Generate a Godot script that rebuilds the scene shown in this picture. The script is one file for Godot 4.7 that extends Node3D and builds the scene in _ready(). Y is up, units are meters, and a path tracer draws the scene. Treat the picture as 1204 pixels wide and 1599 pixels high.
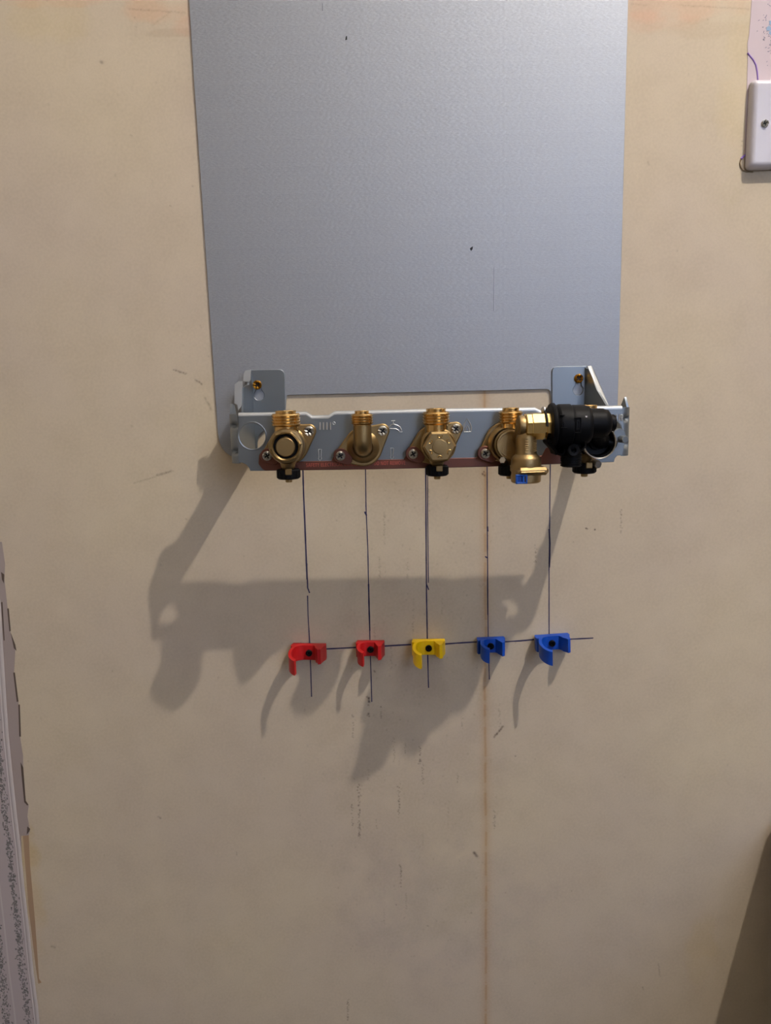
extends Node3D
# A steel boiler backing plate and valve bracket fixed to a stripped, stained wall.
# Shapes are written in millimetres (origin: the point of the wall straight in front of the lens) and committed in metres.

const CAM_H := 767.0
const FOCAL := 1157.0
const PITCH := 0.164061
const ROLL := 0.0247

# ------------------------------------------------------------------ camera numbers and measuring
func cam_axes() -> Array:
	var r0 := Vector3(1, 0, 0)
	var u0 := Vector3(0, cos(PITCH), -sin(PITCH))
	var f := Vector3(0, -sin(PITCH), -cos(PITCH))
	return [r0 * cos(ROLL) - u0 * sin(ROLL), u0 * cos(ROLL) + r0 * sin(ROLL), f]

func at(u: float, v: float, z: float = 0.0) -> Vector3:   # point in mm of the plane z where the measured line of sight meets it
	var a := cam_axes()
	var d: Vector3 = a[2] * FOCAL + a[0] * (u - 602.0) - a[1] * (v - 799.5)
	return Vector3(0, 0, CAM_H) + d * ((z - CAM_H) / d.z)

func at2(u: float, v: float, z: float = 0.0) -> Vector2:
	var p := at(u, v, z)
	return Vector2(p.x, p.y)

func poly_at(a: Array, z: float) -> PackedVector2Array:   # flat list u, v, u, v ... -> outline on the plane z
	var r := PackedVector2Array()
	for i in range(0, a.size(), 2):
		r.append(at2(a[i], a[i + 1], z))
	return r

# ------------------------------------------------------------------ mesh builder: triangle soup, normals by crease angle
class Soup:
	var v := PackedVector3Array()
	var uv := PackedVector2Array()

	func tri(a: Vector3, b: Vector3, c: Vector3) -> void:   # counter-clockwise from outside
		if (b - a).cross(c - a).length_squared() < 1e-10:
			return
		v.append(a); v.append(b); v.append(c)

	func quad(a: Vector3, b: Vector3, c: Vector3, d: Vector3) -> void:
		tri(a, b, c); tri(a, c, d)

	func lathe(prof: Array, xf: Transform3D, seg: int = 32, phase: float = 0.0) -> void:   # prof: (radius, height) from bottom to top
		for i in prof.size() - 1:
			var p: Vector2 = prof[i]
			var q: Vector2 = prof[i + 1]
			for k in seg:
				var a := TAU * k / seg + phase
				var b := TAU * (k + 1) / seg + phase
				var pa := xf * Vector3(p.x * cos(a), p.y, -p.x * sin(a))
				var pb := xf * Vector3(p.x * cos(b), p.y, -p.x * sin(b))
				var qa := xf * Vector3(q.x * cos(a), q.y, -q.x * sin(a))
				var qb := xf * Vector3(q.x * cos(b), q.y, -q.x * sin(b))
				quad(pa, pb, qb, qa)

	static func inset(loop: PackedVector2Array, d: float) -> PackedVector2Array:   # counter-clockwise loop, d > 0 goes inward
		var r := PackedVector2Array()
		var n := loop.size()
		for i in n:
			var e0 := (loop[i] - loop[(i + n - 1) % n]).normalized()
			var e1 := (loop[(i + 1) % n] - loop[i]).normalized()
			var n0 := Vector2(-e0.y, e0.x)
			var n1 := Vector2(-e1.y, e1.x)
			var m := n0 + n1
			var k := maxf(1.0 + n0.dot(n1), 0.35)
			r.append(loop[i] + m * (d / k))
		return r

	static func ccw(loop: PackedVector2Array) -> PackedVector2Array:
		var l := loop.duplicate()
		if Geometry2D.is_polygon_clockwise(l) == true:
			pass
		var s := 0.0
		for i in l.size():
			s += l[i].cross(l[(i + 1) % l.size()])
		if s < 0.0:
			l.reverse()
		return l

	func cap(outer: PackedVector2Array, holes: Array, z: float, xf: Transform3D, up: bool) -> void:
		var pieces: Array = [outer]
		if holes.size():
			var cuts: Array = []
			for h: PackedVector2Array in holes:
				var c := Vector2.ZERO
				for p in h: c += p
				cuts.append(c.x / h.size())
			cuts.sort()
			var lo := -1e4
			cuts.append(1e4)
			pieces = []
			for x: float in cuts:
				if x - lo < 0.01: continue
				var strip := PackedVector2Array([Vector2(lo, -1e4), Vector2(x, -1e4), Vector2(x, 1e4), Vector2(lo, 1e4)])
				var got: Array = Geometry2D.intersect_polygons(outer, strip)
				for h: PackedVector2Array in holes:
					var next: Array = []
					for g in got:
						next.append_array(Geometry2D.clip_polygons(g, h))
					got = next
				pieces.append_array(got)
				lo = x
		for g: PackedVector2Array in pieces:
			var idx := Geometry2D.triangulate_polygon(g)
			for i in range(0, idx.size(), 3):
				var a := g[idx[i]]
				var b := g[idx[i + 1]]
				var c := g[idx[i + 2]]
				if (b - a).cross(c - a) < 0.0:
					var t := b
					b = c
					c = t
				var A := xf * Vector3(a.x, a.y, z)
				var B := xf * Vector3(b.x, b.y, z)
				var C := xf * Vector3(c.x, c.y, z)
				if up: tri(A, B, C)
				else: tri(A, C, B)

	func extrude(outer_in: PackedVector2Array, z0: float, z1: float, bevel: float = 0.0, xf: Transform3D = Transform3D.IDENTITY, holes_in: Array = []) -> void:
		var outer := ccw(outer_in)
		var holes: Array = []
		for h in holes_in: holes.append(ccw(h))
		var top := inset(outer, bevel) if bevel > 0.0 else outer
		var htop: Array = []
		for h in holes: htop.append(inset(h, -bevel) if bevel > 0.0 else h)
		cap(top, htop, z1, xf, true)
		cap(outer, holes, z0, xf, false)
		var loops: Array = [[outer, top, false]]
		for i in holes.size(): loops.append([holes[i], htop[i], true])
		for l in loops:
			var o: PackedVector2Array = l[0]
			var t: PackedVector2Array = l[1]
			for i in o.size():
				var j := (i + 1) % o.size()
				var a := xf * Vector3(o[i].x, o[i].y, z0)
				var b := xf * Vector3(o[j].x, o[j].y, z0)
				var c := xf * Vector3(o[j].x, o[j].y, z1 - bevel)
				var d := xf * Vector3(o[i].x, o[i].y, z1 - bevel)
				if l[2]: quad(b, a, d, c)
				else: quad(a, b, c, d)
				if bevel > 0.0:
					var e := xf * Vector3(t[j].x, t[j].y, z1)
					var f := xf * Vector3(t[i].x, t[i].y, z1)
					if l[2]: quad(c, d, f, e)
					else: quad(d, c, e, f)

	func box(c: Vector3, s: Vector3, bev: float = 0.6, basis: Basis = Basis.IDENTITY) -> void:   # bevelled box
		var h := s * 0.5
		var b := minf(bev, minf(h.x, minf(h.y, h.z)) * 0.9)
		var xf := Transform3D(basis, c)
		var p := func(sx: int, sy: int, sz: int, ax: int) -> Vector3:
			var q := Vector3(sx * (h.x - b), sy * (h.y - b), sz * (h.z - b))
			if ax == 0: q.x = sx * h.x
			elif ax == 1: q.y = sy * h.y
			else: q.z = sz * h.z
			return xf * q
		var fix := func(a: Vector3, bb: Vector3, cc: Vector3, d: Vector3) -> void:
			if (bb - a).cross(cc - a).dot((a + cc) * 0.5 - c) < 0.0: quad(d, cc, bb, a)
			else: quad(a, bb, cc, d)
		for sg in [-1, 1]:
			fix.call(p.call(sg, -1, -1, 0), p.call(sg, 1, -1, 0), p.call(sg, 1, 1, 0), p.call(sg, -1, 1, 0))
			fix.call(p.call(-1, sg, -1, 1), p.call(1, sg, -1, 1), p.call(1, sg, 1, 1), p.call(-1, sg, 1, 1))
			fix.call(p.call(-1, -1, sg, 2), p.call(1, -1, sg, 2), p.call(1, 1, sg, 2), p.call(-1, 1, sg, 2))
		for i in [-1, 1]:
			for j in [-1, 1]:
				fix.call(p.call(i, j, -1, 0), p.call(i, j, 1, 0), p.call(i, j, 1, 1), p.call(i, j, -1, 1))
				fix.call(p.call(i, -1, j, 0), p.call(i, 1, j, 0), p.call(i, 1, j, 2), p.call(i, -1, j, 2))
				fix.call(p.call(-1, i, j, 1), p.call(1, i, j, 1), p.call(1, i, j, 2), p.call(-1, i, j, 2))
				for k in [-1, 1]:
					var A: Vector3 = p.call(i, j, k, 0)
					var B: Vector3 = p.call(i, j, k, 1)
					var C: Vector3 = p.call(i, j, k, 2)
					if (B - A).cross(C - A).dot(A - c) < 0.0: tri(A, C, B)
					else: tri(A, B, C)

	func tube(path: Array, r: float, seg: int = 10, capped: bool = true, r_end: float = -1.0) -> void:
		var n := path.size()
		var side := Vector3.ZERO
		var rings: Array = []
		for i in n:
			var t: Vector3 = (path[mini(i + 1, n - 1)] - path[maxi(i - 1, 0)]).normalized()
			if side == Vector3.ZERO:
				side = t.cross(Vector3.UP)
				if side.length() < 0.1: side = t.cross(Vector3.RIGHT)
			side = (side - t * side.dot(t)).normalized()
			var up := t.cross(side)
			var rr := r if r_end < 0.0 else lerpf(r, r_end, float(i) / (n - 1))
			var ring := PackedVector3Array()
			for k in seg:
				var a := TAU * k / seg
				ring.append(path[i] + side * cos(a) * rr + up * sin(a) * rr)
			rings.append(ring)
		for i in n - 1:
			for k in seg:
				var j := (k + 1) % seg
				quad(rings[i][k], rings[i][j], rings[i + 1][j], rings[i + 1][k])
		if capped:
			for k in seg:
				var j := (k + 1) % seg
				tri(path[0], rings[0][j], rings[0][k])
				tri(path[n - 1], rings[n - 1][k], rings[n - 1][j])

	func ball(c: Vector3, r: Vector3, nu: int = 24, nv: int = 14) -> void:
		var prof: Array = []
		for i in nv + 1:
			var t := -PI / 2 + PI * i / nv
			prof.append(Vector2(maxf(cos(t), 0.0), sin(t)))
		lathe(prof, Transform3D(Basis.from_scale(r), c), nu)

	func mesh(crease: float = 38.0) -> ArrayMesh:
		var n := v.size()
		var fn := PackedVector3Array()
		var at_key := {}
		var keys: Array[Vector3i] = []
		keys.resize(n)
		for f in n / 3:
			var c := (v[f * 3 + 1] - v[f * 3]).cross(v[f * 3 + 2] - v[f * 3])
			fn.append(c)
			for k in 3:
				var q := Vector3i((v[f * 3 + k] * 40.0).round())
				keys[f * 3 + k] = q
				if not at_key.has(q): at_key[q] = PackedInt32Array()
				at_key[q].append(f)
		var unit := PackedVector3Array()
		for c in fn: unit.append(c.normalized())
		var lim := cos(deg_to_rad(crease))
		var nn := PackedVector3Array()
		var vv := PackedVector3Array()
		nn.resize(n); vv.resize(n)
		var uu := PackedVector2Array()
		uu.resize(n)
		for f in n / 3:
			for k in 3:
				var s := Vector3.ZERO
				for g in at_key[keys[f * 3 + k]]:
					if unit[g].dot(unit[f]) > lim: s += fn[g]
				var o := f * 3 + (k if k == 0 else 3 - k)   # clockwise is the front in Godot
				nn[o] = s.normalized() if s.length() > 1e-9 else unit[f]
				vv[o] = v[f * 3 + k] * 0.001
				if uv.size() == n: uu[o] = uv[f * 3 + k]
		var arr := []
		arr.resize(Mesh.ARRAY_MAX)
		arr[Mesh.ARRAY_VERTEX] = vv
		arr[Mesh.ARRAY_NORMAL] = nn
		if uv.size() == n: arr[Mesh.ARRAY_TEX_UV] = uu
		var m := ArrayMesh.new()
		m.add_surface_from_arrays(Mesh.PRIMITIVE_TRIANGLES, arr)
		return m

# ------------------------------------------------------------------ objects
var used := {}
func numbered(called: String) -> String:
	used[called] = used.get(called, -1) + 1
	return called if used[called] == 0 else "%s_%03d" % [called, used[called]]

func tag(o: Node, label: String, category: String, group: String = "") -> Node:
	o.set_meta("label", label); o.set_meta("category", category)
	if group: o.set_meta("group", group)
	return o

func thing(called: String, label: String, category: String, where: Vector3, group: String = "") -> Node3D:   # where in mm
	var o := Node3D.new()
	o.name = numbered(called); o.position = where * 0.001
	add_child(o)
	tag(o, label, category, group)
	return o

func obj(called: String, s: Soup, m: Material, parent: Node = null, crease: float = 38.0) -> MeshInstance3D:
	var o := MeshInstance3D.new()
	o.mesh = s.mesh(crease)
	o.material_override = m
	if parent == null or parent == self:
		o.name = numbered(called)
		add_child(o)
	else:
		o.name = called
		parent.add_child(o, true)
		var off := Vector3.ZERO
		var p: Node = parent
		while p != self:
			off += (p as Node3D).position
			p = p.get_parent()
		o.position = -off      # shapes are written in the scene's own millimetres
	return o

func struct(called: String, s: Soup, m: Material) -> MeshInstance3D:
	var o := obj(called, s, m)
	o.set_meta("kind", "structure")
	return o

func axis(o: Vector3, dir: Vector3) -> Transform3D:   # local y along dir
	var y := dir.normalized()
	var x := y.cross(Vector3(0, 0, 1))
	if x.length() < 0.1: x = y.cross(Vector3(0, 1, 0))
	x = x.normalized()
	return Transform3D(Basis(x, y, x.cross(y)), o)

func circle(c: Vector2, r: float, n: int = 32, phase: float = 0.0) -> PackedVector2Array:
	var p := PackedVector2Array()
	for i in n: p.append(c + Vector2(r, 0).rotated(TAU * i / n + phase))
	return p

func hull(circles: Array) -> PackedVector2Array:   # [[centre, radius], ...]
	var pts := PackedVector2Array()
	for c in circles: pts.append_array(circle(c[0], c[1], 40))
	var h := Geometry2D.convex_hull(pts)
	h.remove_at(h.size() - 1)
	return h

func rounded(loop: PackedVector2Array, radii: Array, n: int = 6) -> PackedVector2Array:   # fillet the corners of an outline
	var r := PackedVector2Array()
	var m := loop.size()
	for i in m:
		var rad: float = radii[i % radii.size()]
		if rad <= 0.0:
			r.append(loop[i]); continue
		var a := (loop[(i + m - 1) % m] - loop[i]).normalized()
		var b := (loop[(i + 1) % m] - loop[i]).normalized()
		var half := acos(clampf(a.dot(b), -1, 1)) * 0.5
		var d := rad / tan(half)
		var p := loop[i] + a * d
		var q := loop[i] + b * d
		for k in n + 1:
			var t := float(k) / n
			r.append(p.lerp(loop[i], t).lerp(loop[i].lerp(q, t), t))
	return r

# ------------------------------------------------------------------ materials
var M := {}
func mat(c: Color, rough: float, metal: float = 0.0, bump: Texture2D = null, bump_scale: float = 1.0, tri: float = 20.0) -> StandardMaterial3D:
	var m := StandardMaterial3D.new()
	m.albedo_color = c; m.roughness = rough; m.metallic = metal
	if bump:
		m.normal_enabled = true; m.normal_texture = bump; m.normal_scale = bump_scale
		m.uv1_triplanar = true; m.uv1_scale = Vector3.ONE * tri
	return m

func noise_normal(freq: float, strength: float, sd: int, size: int = 256) -> Texture2D:
	var n := FastNoiseLite.new()
	n.seed = sd; n.frequency = freq; n.fractal_octaves = 3
	var im := n.get_seamless_image(size, size)
	im.convert(Image.FORMAT_RGBA8)
	im.bump_map_to_normal_map(strength)
	return ImageTexture.create_from_image(im)

func make_materials() -> void:
	var cast := noise_normal(0.08, 2.5, 3)
	M.steel = mat(Color(0.55, 0.575, 0.59), 0.42, 0.88)
	M.steel_edge = mat(Color(0.72, 0.73, 0.73), 0.40, 0.6)
	M.zinc = mat(Color(0.78, 0.77, 0.74), 0.3, 1.0)
	M.brass_cast = mat(Color(0.64, 0.54, 0.37), 0.40, 0.95, cast, 0.6, 60.0)
	M.brass = mat(Color(0.86, 0.71, 0.46), 0.22, 1.0)
	M.brass_bright = mat(Color(0.88, 0.75, 0.48), 0.27, 1.0, cast, 0.12, 40.0)
	M.gold = mat(Color(0.66, 0.48, 0.17), 0.3, 1.0)
	M.copper = mat(Color(0.50, 0.335, 0.29), 0.42, 0.9)
	M.copper_mark = mat(Color(0.72, 0.36, 0.29), 0.5, 0.3)
	M.black = mat(Color(0.05, 0.05, 0.055), 0.5)
	M.black_soft = mat(Color(0.035, 0.035, 0.04), 0.65)
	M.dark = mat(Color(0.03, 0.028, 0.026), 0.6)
	M.red = mat(Color(0.74, 0.09, 0.10), 0.42)
	M.yellow = mat(Color(1.0, 0.82, 0.02), 0.42)
	M.blue = mat(Color(0.03, 0.29, 0.70), 0.42)
	M.blue_insert = mat(Color(0.03, 0.32, 0.68), 0.4)
	M.plastic_white = mat(Color(0.80, 0.78, 0.80), 0.3)
	for k in ["black", "black_soft"]: M[k].metallic_specular = 0.25
	M.ink = mat(Color(0.19, 0.17, 0.32), 0.75)
	M.ink_purple = mat(Color(0.56, 0.44, 0.74), 0.75)
	M.stain = mat(Color(0.40, 0.30, 0.18), 0.85)

# ------------------------------------------------------------------ small shared pieces
func cross_loop(c: Vector2, r: float, w: float, turn: float) -> PackedVector2Array:
	var p := PackedVector2Array()
	for i in 4:
		var a := turn + i * PI / 2
		p.append(c + Vector2(r, -w).rotated(a)); p.append(c + Vector2(r, w).rotated(a)); p.append(c + Vector2(w, w).rotated(a))
	return p

func screw(c: Vector3, r: float, m: Material, parent: Node, turn: float = 0.4, called: String = "screw") -> void:   # pan head with a real cross recess, axis +z
	var s := Soup.new()
	var hole := cross_loop(Vector2.ZERO, r * 0.58, r * 0.15, turn)
	s.extrude(circle(Vector2.ZERO, r, 24), -0.5, r * 0.52, r * 0.28, Transform3D(Basis.IDENTITY, c), [hole])
	s.lathe([Vector2(r * 0.35, -4.0), Vector2(r * 0.35, 0.0)], axis(c, Vector3(0, 0, 1)), 12)
	var o := obj(called, s, m, parent)
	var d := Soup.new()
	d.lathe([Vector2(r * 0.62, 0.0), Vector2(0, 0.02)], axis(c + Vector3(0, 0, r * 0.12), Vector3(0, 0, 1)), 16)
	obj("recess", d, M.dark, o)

func thread_profile(r: float, y0: float, y1: float, turns: int, depth: float = 1.0) -> Array:
	var p: Array = []
	for i in turns:
		var a := lerpf(y0, y1, float(i) / turns)
		var st := (y1 - y0) / turns
		p.append(Vector2(r - depth, a)); p.append(Vector2(r, a + st * 0.35)); p.append(Vector2(r, a + st * 0.6)); p.append(Vector2(r - depth, a + st * 0.95))
	p.append(Vector2(r - depth, y1))
	return p

func threaded_end(parent: Node, c: Vector3, r: float, y_neck: float, y0: float, y1: float, r_in: float, y_top: float, turns: int = 4) -> void:   # c: axis, heights absolute
	var s := Soup.new()
	var x := axis(Vector3(c.x, 0, c.z), Vector3.UP)
	var prof: Array = [Vector2(r - 2.0, y_neck), Vector2(r - 2.0, y0 - 0.6)]
	prof.append_array(thread_profile(r, y0, y1, turns))
	prof.append(Vector2(r - 1.0, y1 + 0.4)); prof.append(Vector2(r_in + 0.3, y1 + 0.5))
	prof.append(Vector2(r_in, y1 + 0.6)); prof.append(Vector2(r_in, y_top - 0.4)); prof.append(Vector2(r_in - 0.4, y_top))
	prof.append(Vector2(r_in - 2.2, y_top)); prof.append(Vector2(r_in - 2.4, y_top - 8.0)); prof.append(Vector2(0, y_top - 8.0))
	s.lathe(prof, x, 44)
	obj("threaded_end", s, M.brass, parent)

func drain_cap(parent: Node, c: Vector3, r: float, y0: float, y1: float) -> void:   # black cap under a valve, y0 bottom .. y1 top
	var s := Soup.new()
	var x := axis(Vector3(c.x, 0, c.z), Vector3.UP)
	s.lathe([Vector2(0, y0), Vector2(r - 1.2, y0), Vector2(r, y0 + 1.0), Vector2(r, y1 - 0.8), Vector2(r - 0.8, y1), Vector2(0, y1)], x, 40)
	for i in 20:
		var a := TAU * i / 20
		s.box(Vector3(c.x + cos(a) * r, (y0 + y1) * 0.5, c.z + sin(a) * r), Vector3(0.7, y1 - y0 - 2.4, 0.9), 0.2, Basis(Vector3.UP, -a))
	var o := obj("drain_cap", s, M.black, parent)
	var l := Soup.new()
	l.box(Vector3(c.x + 1.4, y1 - 1.6, c.z + r - 0.6), Vector3(5.6, 5.4, 3.4), 0.6)
	obj("lug", l, M.brass_cast, o)
	var t := Soup.new()
	t.lathe([Vector2(0, y0 - 3.2), Vector2(2.6, y0 - 3.2), Vector2(3.0, y0 - 2.8), Vector2(3.0, y0 + 0.2)], x, 16)
	obj("spindle", t, M.brass_cast, o)
	var n := Soup.new()
	n.lathe([Vector2(5.2, y1 - 0.5), Vector2(6.4, y1 + 3.0), Vector2(8.0, y1 + 8.0)], x, 24)
	obj("drain_neck", n, M.brass_cast, parent)

func flange(parent: Node, c: Vector2, lo: Vector2, hi: Vector2, z0: float, r: float) -> void:
	var s := Soup.new()
	s.extrude(hull([[c, r], [lo, 5.6], [hi, 6.2]]), z0, z0 + 5.0, 0.9)
	obj("flange", s, M.brass_cast, parent)
	screw(Vector3(lo.x, lo.y, z0 + 6.6), 4.3, M.zinc, parent, 0.5)
	screw(Vector3(hi.x, hi.y, z0 + 5.6), 4.4, M.zinc, parent, 0.9)

func ridge_text(s: String, c: Vector3, height: float, width: float, depth: float, m: Material, parent: Node, called: String) -> void:
	var t := TextMesh.new()
	var f := SystemFont.new()
	f.font_names = PackedStringArray(["Droid Sans"])
	f.font_weight = 700
	t.font = f; t.text = s; t.font_size = 64; t.pixel_size = 0.001; t.depth = 0.002
	var bx := t.get_aabb()
	var o := MeshInstance3D.new()
	o.name = called; o.mesh = t; o.material_override = m
	parent.add_child(o, true)
	var k := Vector3(width * 0.001 / bx.size.x, height * 0.001 / bx.size.y, depth * 0.001 / bx.size.z)
	o.scale = k
	o.position = c * 0.001 - (bx.position + bx.size * 0.5) * k - (parent as Node3D).position

# ------------------------------------------------------------------ the wall's own print: stains, dirt, scuffs, joint
const WX0 := -500.0
const WY1 := 430.0
const WPP := 1.6
const WW := 1600
const WH := 1952

func wall_texture() -> ImageTexture:
	var fine := FastNoiseLite.new(); fine.seed = 5; fine.frequency = 0.16; fine.fractal_octaves = 2
	var mid := FastNoiseLite.new(); mid.seed = 9; mid.frequency = 0.022; mid.fractal_octaves = 4
	var big := FastNoiseLite.new(); big.seed = 21; big.frequency = 0.004; big.fractal_octaves = 3
	var streak := FastNoiseLite.new(); streak.seed = 33; streak.frequency = 0.05; streak.fractal_octaves = 3
	var fi := fine.get_image(512, 512).get_data()
	var mi := mid.get_image(800, 976).get_data()
	var bi := big.get_image(800, 976).get_data()
	var si := streak.get_image(800, 976).get_data()
	var d := PackedByteArray()
	d.resize(WW * WH * 3)
	# tinted zones: [x, y, rx, ry in mm, r, g, b shift]
	var zones: Array = []
	for z in [[255, 15, 60, 16, 10, -8, -14], [300, 38, 26, 14, 9, -4, -6], [90, 2, 90, 8, 8, -6, -10], [1060, 8, 110, 20, 11, -6, -9], [1015, 35, 60, 14, 6, -5, -6],
			[60, 30, 70, 30, 3, 0, -8], [1100, 45, 80, 12, -6, -8, -10], [285, 50, 50, 5, -10, -12, -12], [1150, 150, 24, 110, 3, 1, -7],
			[25, 1330, 30, 60, -4, -8, -18], [50, 1390, 20, 110, 2, -4, -16], [1095, 1480, 26, 70, 2, -1, -9], [650, 1250, 130, 240, -6, -6, -5], [620, 1000, 90, 120, -5, -6, -5], [700, 1420, 150, 120, -4, -3, 0]]:
		var p := at2(z[0], z[1])
		zones.append([(p.x - WX0) * WPP, (WY1 - p.y) * WPP, z[2] * 0.68 * WPP, z[3] * 0.68 * WPP, z[4], z[5], z[6]])
	var seam_x := (103.9 - WX0) * WPP
	for y in WH:
		var ylow := clampf((float(y) / WH - 0.3) / 0.6, 0.0, 1.0)
		for x in WW:
			var a := int(fi[(y & 511) * 512 + (x & 511)]) - 128
			var h := (y >> 1) * 800 + (x >> 1)
			var b := int(mi[h]) - 128
			var c := int(bi[h]) - 128
			var l := a * 0.03 + b * 0.035 + c * 0.03
			if a > 62 and b > 20: l -= 5.0
			var R := 206.0 + l
			var G := 190.0 + l
			var B := 165.0 + l - c * 0.03
			var sd := absf(x - seam_x + (int(si[(y >> 3) * 800 + 5]) - 128) * 0.012)
			if sd < 22.0:      # rusty board joint
				var k := exp(-sd * sd / 70.0) * 0.8 + exp(-sd * sd / 3.5) * (1.0 if (si[(y >> 1) * 800 + 40] > 96) else 0.35)
				R -= 9.0 * k; G -= 18.0 * k; B -= 24.0 * k
			var i := (y * WW + x) * 3
			d[i] = int(R); d[i + 1] = int(G); d[i + 2] = int(B)
		if y < 0: break
	for z in zones:
		for y in range(maxi(0, int(z[1] - z[3] * 1.6)), mini(WH, int(z[1] + z[3] * 1.6))):
			for x in range(maxi(0, int(z[0] - z[2] * 1.6)), mini(WW, int(z[0] + z[2] * 1.6))):
				var e: float = pow((x - z[0]) / z[2], 2.0) + pow((y - z[1]) / z[3], 2.0)
				e += (int(mi[(y >> 1) * 800 + (x >> 1)]) - 128) * 0.008
				if e > 1.6: continue
				var k := clampf(1.25 - e, 0.0, 1.0)
				var i := (y * WW + x) * 3
				for ch in 3: d[i + ch] = clampi(int(d[i + ch] + z[4 + ch] * k * 0.6), 0, 255)
	# dirt: vertical runs and scuffs, [x, y0, y1, half width, strength] in picture measures of the wall
	var rng := RandomNumberGenerator.new()
	rng.seed = 77
	for s in [[576, 1085, 1120, 2.2, 60], [595, 1095, 1125, 1.5, 45], [551, 1115, 1155, 1.6, 42], [656, 1165, 1195, 1.6, 55], [660, 1195, 1225, 1.4, 35], [615, 1150, 1190, 1.6, 30],
			[561, 1225, 1310, 2.0, 52], [550, 1255, 1290, 1.6, 45], [623, 1225, 1280, 1.8, 50], [626, 1350, 1385, 1.8, 42], [543, 1560, 1599, 1.6, 55], [772, 1265, 1295, 1.4, 45], [588, 1280, 1295, 1.2, 35],
			[715, 1205, 1225, 1.3, 35], [722, 1120, 1140, 1.1, 30], [575, 1200, 1220, 1.2, 26], [780, 1095, 1135, 1.6, 30], [593, 870, 905, 1.4, 24], [600, 800, 850, 1.4, 28], [670, 760, 800, 1.3, 26],
			[836, 850, 880, 1.5, 40], [645, 935, 990, 1.3, 25], [636, 880, 905, 1.2, 25], [970, 795, 836, 1.3, 46], [633, 1160, 1178, 1.0, 24], [634, 1395, 1420, 1.0, 25], [690, 935, 960, 1.2, 22], [755, 735, 745, 2.4, 60], [539, 745, 765, 1.0, 25], [700, 1260, 1290, 1.0, 18], [600, 1420, 1445, 1.0, 18], [660, 1300, 1330, 1.0, 18], [585, 975, 1000, 1.2, 26], [611, 1010, 1050, 1.2, 22]]:
		run_of_dirt(d, rng, at2(s[0], s[1]), at2(s[0], s[2]), s[3] * 0.68, s[4])
	for s in [[786, 1133, 771, 1152, 1.8, 55], [271, 577, 292, 584, 1.5, 45], [304, 592, 316, 600, 1.6, 42], [208, 755, 272, 735, 1.0, 30], [244, 742, 268, 735, 1.6, 30], [320, 620, 330, 640, 2.0, 22], [238, 40, 268, 12 + 5, 0.9, 14],
			[1060, 8, 1170, 14, 0.9, 22], [985, 6, 1010, 8, 0.9, 20], [201, 14, 290, 20, 1.2, 18], [740, 1330, 746, 1338, 2.6, 50], [246, 1275, 252, 1278, 1.8, 40], [80, 1477, 86, 1480, 2.2, 34], [369, 1330, 370, 1336, 1.2, 30],
			[157, 97, 160, 98, 2.6, 34], [211, 41, 213, 43, 1.0, 30], [265, 322, 267, 322, 1.0, 36], [204, 211, 206, 212, 0.9, 24], [300, 290, 302, 292, 1.0, 24], [1158, 220, 1159, 222, 1.0, 34], [1158, 227, 1159, 228, 1.0, 34],
			[915, 825, 917, 826, 1.4, 110], [928, 826.5, 930, 827, 1.4, 100], [584, 1047, 586, 1049, 1.4, 80], [1012, 252, 1014, 258, 1.6, 16], [804, 1180, 806, 1181, 1.2, 40], [618, 1412, 620, 1413, 1.2, 40], [667, 1445, 668, 1446, 1.2, 36], [735, 1425, 737, 1426, 1.4, 30], [1028, 1505, 1031, 1525, 1.2, 30], [1003, 1540, 1005, 1546, 1.2, 34], [205, 665, 208, 666, 1.6, 18], [290, 810, 292, 811, 1.2, 26]]:
		scuff(d, rng, at2(s[0], s[1]), at2(s[2], s[3]), s[4] * 0.68, s[5])
	for i in 420:       # fine specks, denser where the old kitchen dirt sits
		var p := Vector2(rng.randfn(640, 80), rng.randf_range(700, 1520)) if i % 3 else Vector2(rng.randf_range(0, 1204), rng.randf_range(0, 1599))
		var q := at2(p.x, p.y)
		scuff(d, rng, q, q + Vector2(rng.randf_range(-0.5, 0.5), rng.randf_range(0.5, 3.0)), rng.randf_range(0.35, 0.75), rng.randf_range(6, 24))
	var im := Image.create_from_data(WW, WH, false, Image.FORMAT_RGB8, d)
	im.generate_mipmaps()
	return ImageTexture.create_from_image(im)

func blot(d: PackedByteArray, x: float, y: float, r: float, k: float) -> void:
	var n := int(ceil(r * 1.8))
	for j in range(-n, n + 1):
		for i in range(-n, n + 1):
			var X := int(x) + i
			var Y := int(y) + j
			if X < 0 or Y < 0 or X >= WW or Y >= WH: continue
			var e := exp(-float(i * i + j * j) / (r * r))
			var o := (Y * WW + X) * 3
			d[o] = clampi(int(d[o] - k * e), 20, 255); d[o + 1] = clampi(int(d[o + 1] - k * e), 20, 255); d[o + 2] = clampi(int(d[o + 2] - k * 0.85 * e), 20, 255)

func run_of_dirt(d: PackedByteArray, rng: RandomNumberGenerator, a: Vector2, b: Vector2, w: float, k: float) -> void:
	var n := int(a.distance_to(b) * 0.85)
	for i in n:
		if rng.randf() < 0.3: continue
		var p := a.lerp(b, float(i) / n)
		blot(d, (p.x - WX0) * WPP + rng.randfn(0, w * 0.9), (WY1 - p.y) * WPP + rng.randf_range(-1, 1), maxf(0.8, w * rng.randf_range(0.5, 1.2)), k * 1.35 * rng.randf_range(0.4, 1.0))

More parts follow.
